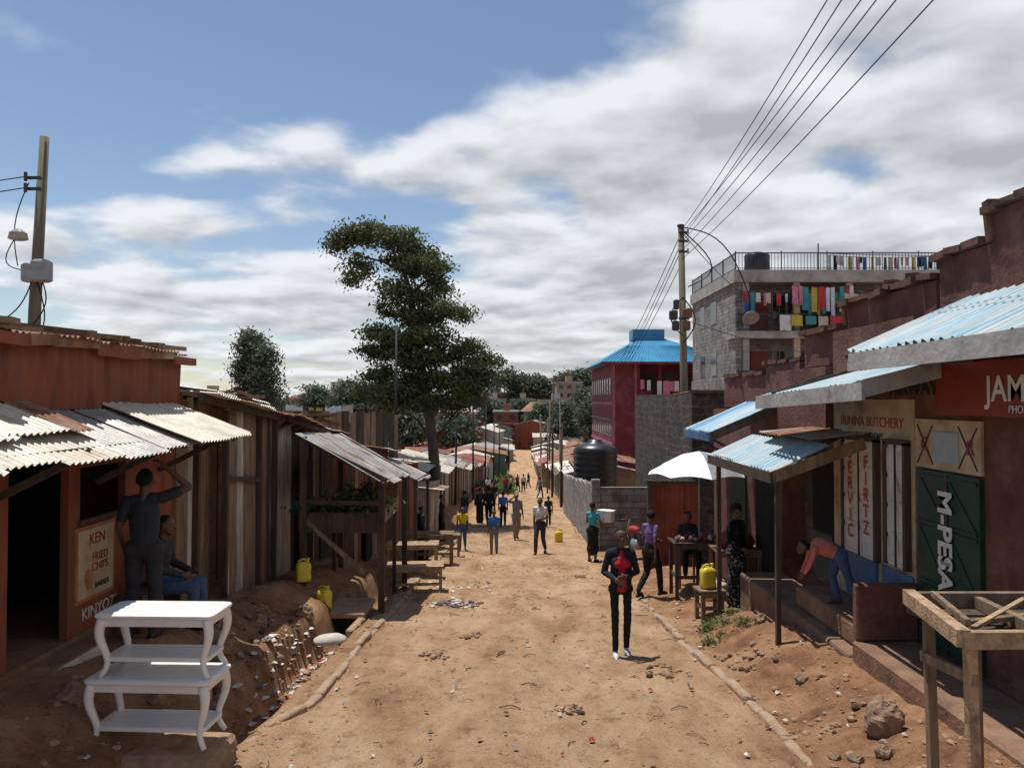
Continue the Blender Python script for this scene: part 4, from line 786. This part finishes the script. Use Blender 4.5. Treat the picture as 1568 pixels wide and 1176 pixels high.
def figure(name,loc,H,yaw,pose={},top=None,bottom=None,sleeve='short',legs='trousers',shoe=None,female=False,vox=.016,hair='short',jacket=None,headturn=0,bulk=1,skirtz=.35,hat=None,headwrap=None,slim=1):
    J={k_:v3(q) for k_,q in {**STAND,**pose}.items()}; f=Fig(); sk=skin; shoe=shoe or blackp; bw=bottom
    tw=.9 if female else 1
    if female:
        for k_ in('shR','shL'): J[k_]=J[k_]*np.array([.9,1,1])
    outer=jacket or top
    f.cap(J['hiL'],J['hiR'],.108*bulk*(.5+.5*slim),.108*bulk*(.5+.5*slim),bw,.95); f.cap(J['pelvis'],J['waist'],.135*bulk,.125*tw*bulk,bw if legs!='dress' else top,.78)
    f.cap(J['waist']-(J['waist']-J['pelvis'])*.3,J['chest'],.132*tw*bulk,.148*tw*bulk,outer,.72); f.cap(J['shL']*.85+J['shR']*.15,J['shR']*.85+J['shL']*.15,.062,.062,outer,1)
    f.cap(J['chest'],J['neck']-(J['neck']-J['chest'])*.25,.15*tw,.085,outer,.7)
    if jacket: 
        fw=v3((0,.055,0)); f.cap(J['waist']+fw*1.25-v3((0,0,.14)),J['chest']+fw*1.1+v3((0,0,.03)),.066,.06,top,1); f.cap(J['chest']+fw*1.1,J['neck']+v3((0,.05,-.04)),.055,.03,top,1)
        for sx in(-1,1): f.cap(J['waist']+v3((sx*.07,.03,-.1)),J['chest']+v3((sx*.08,.05,0)),.075,.065,outer,1)
    if female: 
        for sx in(-1,1): f.cap(J['chest']+v3((sx*.065,.075,-.02)),J['chest']+v3((sx*.06,.085,-.03)),.055,.055,outer if not jacket else top)
    nd=J['neck'];hd=J['head']; f.cap(nd-(hd-nd)*.15,nd+(hd-nd)*.6,.054 if not female else .046,.05 if not female else .043,sk)
    ca,sa=math.cos(headturn),math.sin(headturn)
    def hv(x,y,z): return hd+v3((x*ca-y*sa,x*sa+y*ca,z))
    f.cap(hv(0,-.012,.02),hv(0,.012,.035),.084,.078,sk,1); f.cap(hv(0,.03,-.05),hv(0,.045,-.07),.058,.042,sk,1); f.cap(hv(0,.088,.005),hv(0,.104,-.022),.010,.016,sk); f.cap(hv(-.022,.082,-.052),hv(.022,.082,-.052),.012,.012,lipm)
    for sx in(-1,1): f.cap(hv(sx*.083,-.005,.01),hv(sx*.088,-.012,-.02),.014,.011,sk); f.cap(hv(sx*.045,.066,.028),hv(sx*.02,.078,.026),.014,.014,sk)
    hm=hairm
    if hair=='short': f.cap(hv(0,-.035,.035),hv(0,-.012,.062),.083,.074,hm)
    elif hair=='braids':
        f.cap(hv(0,-.035,.04),hv(0,-.014,.064),.088,.076,hm); f.cap(hv(0,-.075,.04),hv(0,-.075,-.12),.055,.04,hm)
    elif hair=='wrap': f.cap(hv(0,-.03,.05),hv(0,-.005,.07),.098,.09,headwrap); f.cap(hv(0,-.08,.0),hv(0,-.09,.02),.06,.06,headwrap)
    if hat: f.cap(hv(0,-.01,.06),hv(0,.0,.075),.092,.088,hat); f.cap(hv(0,.07,.065),hv(0,.13,.055),.05,.03,hat)
    for sd in'RL':
        a,e_,w=J['sh'+sd],J['el'+sd],J['wr'+sd]; k_=.85 if female else 1
        f.cap(a,e_,.05*k_,.038*k_,sk); f.cap(e_,w,.038*k_,.026*k_,sk)
        if sleeve in('short','long'): f.cap(a,a+(e_-a)*(.6 if sleeve=='short' else 1),.062*k_,.056*k_ if sleeve=='short' else .05*k_,outer)
        if sleeve=='long': f.cap(e_,e_+(w-e_)*.92,.05*k_,.038*k_,outer)
        d=(w-e_); d/=np.linalg.norm(d); side=np.cross(d,v3((1,0,0.01))); side/=np.linalg.norm(side)
        sgn=1 if side[1]>0 else -1; side*=sgn; nrm=np.cross(d,side)
        inward=nrm if nrm[0]*(1 if sd=='R' else -1)<0 else -nrm
        kn=w+d*.085; f.cap(w,w+d*.03,.025,.03,sk)
        for i in range(4):
            o=side*(.0285-.019*i); f.cap(w+d*.025+o*.6,kn+o,.013,.012,sk)
            L1=[.038,.043,.04,.03][i]; q1=kn+o*1.08+d*L1+inward*.008; q2=q1+d*L1*.75*.85+inward*.022; f.cap(kn+o,q1,.0105,.0095,sk); f.cap(q1,q2,.0095,.008,sk)
        t1=w+d*.045+side*.042+inward*.012; f.cap(w+d*.018+side*.015,t1,.014,.0115,sk); f.cap(t1,t1+d*.036+side*.008+inward*.01,.011,.009,sk)
        h_,n_,an,to=J['hi'+sd],J['kn'+sd],J['an'+sd],J['to'+sd]
        ex=.008 if legs=='trousers' else 0
        f.cap(h_,n_,(.088+ex)*bulk*slim,(.058+ex)*slim,bw)
        mid=n_+(an-n_)*.35
        if legs=='trousers': f.cap(n_,mid,(.058+ex)*slim,(.057+ex)*slim,bw); f.cap(mid,an+(n_-an)*.06,(.057+ex)*slim,(.044+ex)*slim,bw)
        else: f.cap(n_,mid,.054,.055,sk); f.cap(mid,an,.055,.035,sk)
        if legs=='shorts': f.cap(h_,n_,.095,.075,bw)
        f.cap(an,an+v3((0,0,-.02)),.036,.036,shoe); dd=to-an; hl=an-dd*.28; hl[2]=min(an[2],to[2]+.012)
        f.cap(hl,to-dd*.25,.036,.038,shoe); f.cap(to-dd*.3,to+dd*.1,.038,.026,shoe)
    if legs in('skirt','dress'):
        kz=(J['knR']+J['knL'])/2; az=(J['anR']+J['anL'])/2; low=kz+(az-kz)*skirtz; f.cap(J['pelvis'],kz,.15*bulk,.17,bw,.8); f.cap(kz,low,.17,.185,bw,.75)
    V=[];Fc=[];off=0
    for a,b_,ra,rb,m_,fl in f.p:
        d=b_-a;l=np.linalg.norm(d); d=d/l if l>1e-6 else v3((0,0,1)); uu=np.cross(d,v3((0,1,0)) if abs(d[1])<.9 else v3((1,0,0))); uu/=np.linalg.norm(uu); ww=np.cross(d,uu); nn=16; rgs=[]
        for t in(-89,-60,-30,0): rgs.append((a+d*ra*math.sin(math.radians(t)),ra*math.cos(math.radians(t))))
        for t in(0,30,60,89): rgs.append((b_+d*rb*math.sin(math.radians(t)),rb*math.cos(math.radians(t))))
        for c,r in rgs:
            for k_ in range(nn):
                an_=2*math.pi*k_/nn; o=(uu*math.cos(an_)+ww*math.sin(an_))*r; o=o*np.array([1,fl,1]) ; V.append(c+o)
        nr=len(rgs)
        for i in range(nr-1):
            for k_ in range(nn): Fc.append((off+i*nn+k_,off+i*nn+(k_+1)%nn,off+(i+1)*nn+(k_+1)%nn,off+(i+1)*nn+k_))
        Fc.append(tuple(off+k_ for k_ in range(nn-1,-1,-1))); Fc.append(tuple(off+(nr-1)*nn+k_ for k_ in range(nn))); off+=nr*nn
    me=bpy.data.meshes.new('tmp'); me.from_pydata([tuple(q) for q in V],[],Fc); me.update(); o=bpy.data.objects.new('tmp',me); S.collection.objects.link(o)
    bpy.context.view_layer.update()
    rm=o.modifiers.new('r','REMESH'); rm.mode='VOXEL'; rm.voxel_size=vox; sm=o.modifiers.new('s','SMOOTH'); sm.factor=.5; sm.iterations=2 if vox<.012 else 1
    dg=bpy.context.evaluated_depsgraph_get(); m2=bpy.data.meshes.new_from_object(o.evaluated_get(dg)); bpy.data.objects.remove(o)
    nv=len(m2.vertices); co=np.empty(nv*3); m2.vertices.foreach_get('co',co); co=co.reshape(-1,3); nf=len(m2.polygons); cen=np.empty(nf*3); m2.polygons.foreach_get('center',cen); cen=cen.reshape(-1,3)
    best=np.full(nf,1e9); lab=np.zeros(nf,int); ml=[]
    for a,b_,ra,rb,m_,fl in f.p:
        if m_ not in ml: ml.append(m_)
        s_=np.array([1,1/fl,1]); aa=a*s_;bb=b_*s_;d=bb-aa;l2=max(1e-9,d@d); P=cen*s_-a*s_; t=np.clip(P@d/l2,0,1); dist=np.linalg.norm(P-t[:,None]*d,axis=1)-(ra+(rb-ra)*t)
        if m_ is lipm: dist-=.003
        w=dist<best; best[w]=dist[w]; lab[w]=ml.index(m_)
    if vox<.012:
        nrm=np.empty(nv*3); m2.vertices.foreach_get('normal',nrm); nrm=nrm.reshape(-1,3); hz=J['head'][2]-.13
        for i in range(nv):
            if co[i,2]<hz and abs(co[i,0])<.2: co[i]+=nrm[i]*(.007*noise.noise(Vector((co[i,0]*9,co[i,1]*9,co[i,2]*22))))
        m2.vertices.foreach_set('co',co.ravel())
    m2.materials.clear()
    for m_ in ml: m2.materials.append(m_)
    m2.polygons.foreach_set('material_index',lab); m2.polygons.foreach_set('use_smooth',[True]*nf); m2.update(); m2.name=name
    e=empty(name,loc); e.rotation_euler=(0,0,yaw); s_=H/1.7; e.scale=(s_,s_,s_)
    bo=bpy.data.objects.new('body',m2); S.collection.objects.link(bo); bo.parent=e
    if vox<.012:
        b=B()
        for sx in(-1,1):
            q=hv(sx*.032,.081,.012); b.rings([(-.008,.006,.003),(-.004,.014,.006),(.003,.014,.006),(.007,.006,.003)],eyew,tuple(q),12,headturn,2); q2=hv(sx*.032,.085,.012); b.rings([(-.006,.004,.003),(0,.007,.005),(.006,.004,.003)],blackp,tuple(q2),10,headturn,2)
            q=hv(sx*.033,.084,.034); b.beam(tuple(q-v3((.016,0,0))),tuple(q+v3((.016,0,0))),.006,.006,hairm)
        b.obj('eyes',e,True)
    return e
PI=math.pi
def onroad(x,y): return (x,y,gz(x,y,True)-.005)
red=cm('red',(.5,.02,.035)); navy=cm('navy',(.016,.018,.03)); blk=cm('black',(.014,.014,.015)); wht=cm('white',(.72,.71,.70)); jeans=cm('denim',(.06,.11,.21)); dgrey=cm('charcoal',(.04,.04,.052)); shirt=cm('slate',(.036,.042,.058)); teal=cm('teal',(.07,.38,.46)); purple=cm('purple',(.2,.12,.32)); yel=cm('yellow',(.7,.55,.03)); coral=cm('coral',(.65,.2,.15)); blu=cm('blue',(.05,.17,.5)); khaki=cm('khaki',(.26,.21,.14)); greyg=cm('grey',(.2,.2,.21)); patt=mat('garment_print',(.4,.38,.36),(.012,.012,.015),26,.85,.2,lo=.55,hi=.6)
shoew=mat('white_shoes',(.6,.62,.65),None,6,.6,0)
e=figure('walking_woman',onroad(1.44,10.3),1.68,PI+.05,dict(WALK,knR=(.085,.06,.50),anR=(.085,.06,.085),toR=(.1,.21,.03),knL=(-.08,.06,.49),anL=(-.085,-.06,.1),toL=(-.1,.07,.03),elR=(.225,-.01,1.12),wrR=(.10,.19,1.06),elL=(-.225,-.01,1.12),wrL=(-.03,.21,1.10)),red,blk,'long','trousers',shoew,True,.0085,'braids',navy,bulk=.86,slim=.76)
b=B(); b.rings([(0,.035,.006),(.01,.038,.008),(.13,.038,.008),(.14,.035,.006)],metalb,(0,0,0),16); o=b.obj('phone',e); o.location=(.03,.24,.97); o.rotation_euler=(.4,0,.2)
figure('standing_man',(-3.86,8.15,-2.5),1.76,.1,dict(elR=(.43,.02,1.52),wrR=(.2,.03,1.72),shR=(.17,0,1.42),elL=(-.25,.0,1.12),wrL=(-.24,.12,.9),knL=(-.12,.03,.49),anL=(-.14,0,.08),toL=(-.17,.14,.03)),shirt,dgrey,'short','trousers',blackp,False,.009,'short',bulk=1.05)
figure('seated_person',(-4.05,8.9,-2.62),1.7,-PI/2+.1,SIT,dgrey,jeans,'long','trousers',blackp,False,.01)
figure('bending_child',(3.85,9.3,-2.45),1.18,PI/2-.15,dict(pelvis=(0,-.1,.86),waist=(0,.03,.95),chest=(0,.22,1.0),neck=(0,.37,.98),head=(0,.5,.96),shR=(.15,.33,.97),shL=(-.15,.33,.97),elR=(.17,.4,.7),elL=(-.17,.42,.72),wrR=(.12,.5,.52),wrL=(-.12,.5,.55),hiR=(.09,-.1,.84),hiL=(-.09,-.1,.84),knR=(.1,.0,.46),knL=(-.1,-.22,.48),anR=(.1,-.1,.08),anL=(-.1,-.42,.2),toR=(.11,.05,.03),toL=(-.1,-.3,.1)),coral,jeans,'long','trousers',skin,True,.01,'short',bulk=1.15)
figure('woman_in_purple',onroad(2.62,14.7),1.62,-.9,dict(WALK,wrL=(-.12,.28,1.05),elL=(-.22,.05,1.1)),purple,blk,'short','trousers',blackp,True,.01,'short',headturn=.5)
figure('woman_in_black',(3.62,12.55,gz(3.62,12.55,False)),1.62,PI+.6,dict(elR=(.22,.02,1.12),wrR=(.1,.2,1.0)),blk,patt,'long','skirt',blackp,True,.01,'wrap',headwrap=blk,skirtz=.9,bulk=1.15)
figure('seated_vendor',(3.45,15.3,gz(3.45,15.3,False)+.2),1.6,PI,SIT,dgrey,blk,'long','trousers',blackp,True,.014)
b=B(); zs=gz(3.45,15.3,False); b.bx(3.25,3.65,15.15,15.5,zs+.55,zs+.6,wood)
for sx in(3.28,3.62):
    for sy in(15.18,15.47): b.beam((sx,sy,zs-.1),(sx,sy,zs+.549),.04,.04,wood)
b.obj('vendor_stool')
e=figure('woman_carrying_box',onroad(2.2,21.2),1.62,-.6,dict(elR=(.22,.05,1.15),wrR=(.22,.3,1.2),elL=(-.2,.05,1.12),wrL=(-.1,.3,1.2)),teal,blk,'short','skirt',blackp,True,.014,skirtz=.3)
b=B(); b.rings([(0,.2,.15),(.01,.22,.17),(.3,.22,.17),(.33,.26,.18),(.34,.2,.15)],whitet,(.22,.42,1.12),20); b.obj('white_box',e)
figure('man_in_white_shirt',onroad(.86,23.7),1.72,PI-.3,dict(WALK,wrL=(-.12,.2,1.1),elL=(-.23,0,1.12)),wht,dgrey,'short','trousers',blackp,False,.014)
figure('child_in_yellow',onroad(-1.55,24.3),1.36,PI,dict(WALK),yel,jeans,'short','trousers',blackp,False,.014)
figure('child_in_blue',onroad(-.55,23.7),1.34,PI-.1,dict(wrL=(-.1,.2,1.05)),blu,greyg,'short','trousers',blackp,False,.014)
figure('man_with_hat',onroad(.15,27.6),1.66,PI+.2,dict(WALK,elR=(.3,.05,1.4),wrR=(.15,.12,1.55)),greyg,khaki,'short','trousers',blackp,False,.016,hat=khaki)
mar=cm('maroon',(.2,.03,.03))
figure('pedestrian',onroad(-.38,33),1.5,0,WALK,blu,blk,'short','trousers',None,False,.018); figure('pedestrian',onroad(-1.0,33.5),1.7,.2,WALK,blk,blk,'long','trousers',None,False,.018)
figure('pedestrian',onroad(-1.45,35),1.65,0,STAND,dgrey,blk,'long','skirt',None,True,.018,skirtz=.7); figure('pedestrian',onroad(-1.9,31),1.6,1,STAND,blk,jeans,'long','trousers',None,False,.018)
figure('pedestrian',onroad(1.55,33),1.3,0,WALK,dgrey,blk,'short','trousers',None,False,.018); figure('pedestrian',onroad(-1.7,40),1.65,0,WALK,mar,blk,'long','trousers',None,False,.02)
for x,y,t,h in((-.5,62,red,1.65),(-.1,66,wht,1.6),(.5,70,red,1.6),(1.0,68,wht,1.65),(-1.3,50,khaki,1.6),(2.1,58,greyg,1.6),(-1.8,58,wht,1.6),(1.7,80,blk,1.6),(2.6,75,red,1.6),(-1.0,44,blk,1.6)):
    figure('pedestrian',onroad(x,y),h,R(-1,4),WALK,t,random.choice([blk,dgrey,jeans]),'short','trousers',None,False,.025)
figure('pedestrian',(-2.6,22.2,gz(-2.6,22.2)),1.6,-1,STAND,dgrey,blk,'long','trousers',None,False,.018); figure('pedestrian',(-2.5,27.5,gz(-2.5,27.5)),1.6,-1.5,STAND,blk,blk,'long','skirt',None,True,.018)
mb=empty('motorcycle',(3.25,20.2,gz(3.2,20.2,False))); mb.rotation_euler=(0,0,.4); b=B()
for yy in(-.6,.62):
    pts=[(0,yy+.29*math.cos(a),.3+.29*math.sin(a)) for a in[i*PI/10 for i in range(21)]]; b.tube(pts,.045,tankb,8)
    for a in range(6): b.tube([(0,yy,.3),(0,yy+.27*math.cos(a*1.05),.3+.27*math.sin(a*1.05))],.006,greym,4)
b.obj('wheels',mb,True); b=B(); b.tube([(0,.62,.3),(0,.4,.85),(0,.35,1.0)],.03,greym,8); b.tube([(-.3,.3,1.02),(0,.36,1.0),(.3,.3,1.02)],.015,metalb,8); b.tube([(0,-.6,.3),(0,-.1,.45),(0,.35,.8)],.03,metalb,8)
b.rings([(.3,.1,.18),(.4,.13,.2),(.55,.1,.15)],greym,(0,.02,0),14,0,3); b.rings([(.66,.08,.15),(.72,.12,.22),(.82,.11,.2),(.86,.06,.12)],redp,(0,.12,0),16,0,3); b.rings([(.68,.11,.3),(.74,.13,.34),(.77,.11,.3)],tankb,(0,-.35,0),16,0,4); b.obj('frame_tank_seat',mb,True)
# ------------------------------------------------------------------ light, sky, camera
sun_v=Vector((-.20,.18,.95)).normalized(); el=math.asin(sun_v.z); az=math.atan2(sun_v.x,sun_v.y)
ld=bpy.data.lights.new('sun','SUN'); ld.energy=5.0; ld.angle=math.radians(.5); ld.color=(1,.965,.91); lo=bpy.data.objects.new('sun',ld); lo.rotation_euler=sun_v.to_track_quat('Z','Y').to_euler(); S.collection.objects.link(lo)
w=bpy.data.worlds.new('World'); S.world=w; w.use_nodes=True; nt=w.node_tree; N=nt.nodes; L=nt.links; bg=N['Background']; out=N['World Output']
sky=N.new('ShaderNodeTexSky'); sky.sky_type='NISHITA'; sky.sun_disc=False; sky.sun_elevation=el; sky.sun_rotation=az%(2*PI); sky.air_density=1.0; sky.dust_density=.4
L.new(sky.outputs[0],bg.inputs['Color']); bg.inputs['Strength'].default_value=.11
tc=N.new('ShaderNodeTexCoord'); sp=N.new('ShaderNodeSeparateXYZ'); L.new(tc.outputs['Generated'],sp.inputs[0])
def mth(op,a,b=None,c=None,clamp=False):
    n=N.new('ShaderNodeMath'); n.operation=op; n.use_clamp=clamp
    for i,v in enumerate((a,b,c)):
        if v is None: continue
        if isinstance(v,(int,float)): n.inputs[i].default_value=v
        else: L.new(v,n.inputs[i])
    return n.outputs[0]
zc=mth('MAXIMUM',sp.outputs['Z'],0.0); den=mth('ADD',zc,.16)
px_=mth('DIVIDE',sp.outputs['X'],den); py_=mth('DIVIDE',sp.outputs['Y'],den)
def fb(ox,oy,sc,det,ro,dist=0.0):
    cb=N.new('ShaderNodeCombineXYZ'); L.new(mth('ADD',px_,ox),cb.inputs[0]); L.new(mth('ADD',py_,oy),cb.inputs[1]); n=N.new('ShaderNodeTexNoise'); n.inputs['Scale'].default_value=sc; n.inputs['Detail'].default_value=det; n.inputs['Roughness'].default_value=ro; n.inputs['Distortion'].default_value=dist; L.new(cb.outputs[0],n.inputs['Vector']); return n.outputs['Fac']
n1=fb(3.3,1.7,1.5,10,.5,.1); n2=fb(3.3,1.58,1.5,10,.5,.1); nb=fb(7.1,4.2,.6,3,.5)
bias=mth('ADD',mth('MULTIPLY',sp.outputs['X'],.30),mth('MULTIPLY',mth('SUBTRACT',.355,zc),.66))
d1=mth('ADD',mth('ADD',n1,bias),mth('MULTIPLY',mth('SUBTRACT',nb,.5),.35))
def mr(v,a,b):
    n=N.new('ShaderNodeMapRange'); n.interpolation_type='SMOOTHSTEP'; n.inputs['From Min'].default_value=a; n.inputs['From Max'].default_value=b; L.new(v,n.inputs['Value']); return n.outputs[0]
mask=mr(d1,.45,.60)
dens=mr(d1,.56,.84)
lit=mth('MULTIPLY',mth('SUBTRACT',n1,n2),2.6)
br=mth('ADD',mth('SUBTRACT',.86,mth('MULTIPLY',dens,.24)),lit)
br=mth('MINIMUM',mth('MAXIMUM',br,.53),1.0)
cc=N.new('ShaderNodeCombineColor'); L.new(mth('MULTIPLY',br,.97),cc.inputs[0]); L.new(mth('MULTIPLY',br,.995),cc.inputs[1]); L.new(mth('MULTIPLY',br,1.03),cc.inputs[2])
bg2=N.new('ShaderNodeBackground'); L.new(cc.outputs[0],bg2.inputs['Color']); bg2.inputs['Strength'].default_value=.92
mx=N.new('ShaderNodeMixShader'); L.new(mth('MULTIPLY',mask,.93),mx.inputs[0]); L.new(bg.outputs[0],mx.inputs[1]); L.new(bg2.outputs[0],mx.inputs[2]); L.new(mx.outputs[0],out.inputs['Surface'])
cam=bpy.data.cameras.new('camera'); co_=bpy.data.objects.new('camera',cam); S.collection.objects.link(co_); cam.sensor_width=36; cam.lens=36*1184/1568; cam.clip_end=9000
co_.location=(0,0,0); co_.rotation_euler=(math.radians(90+1.16),0,0); S.camera=co_
S.view_settings.view_transform='Standard'; S.view_settings.look='None'; S.view_settings.exposure=0
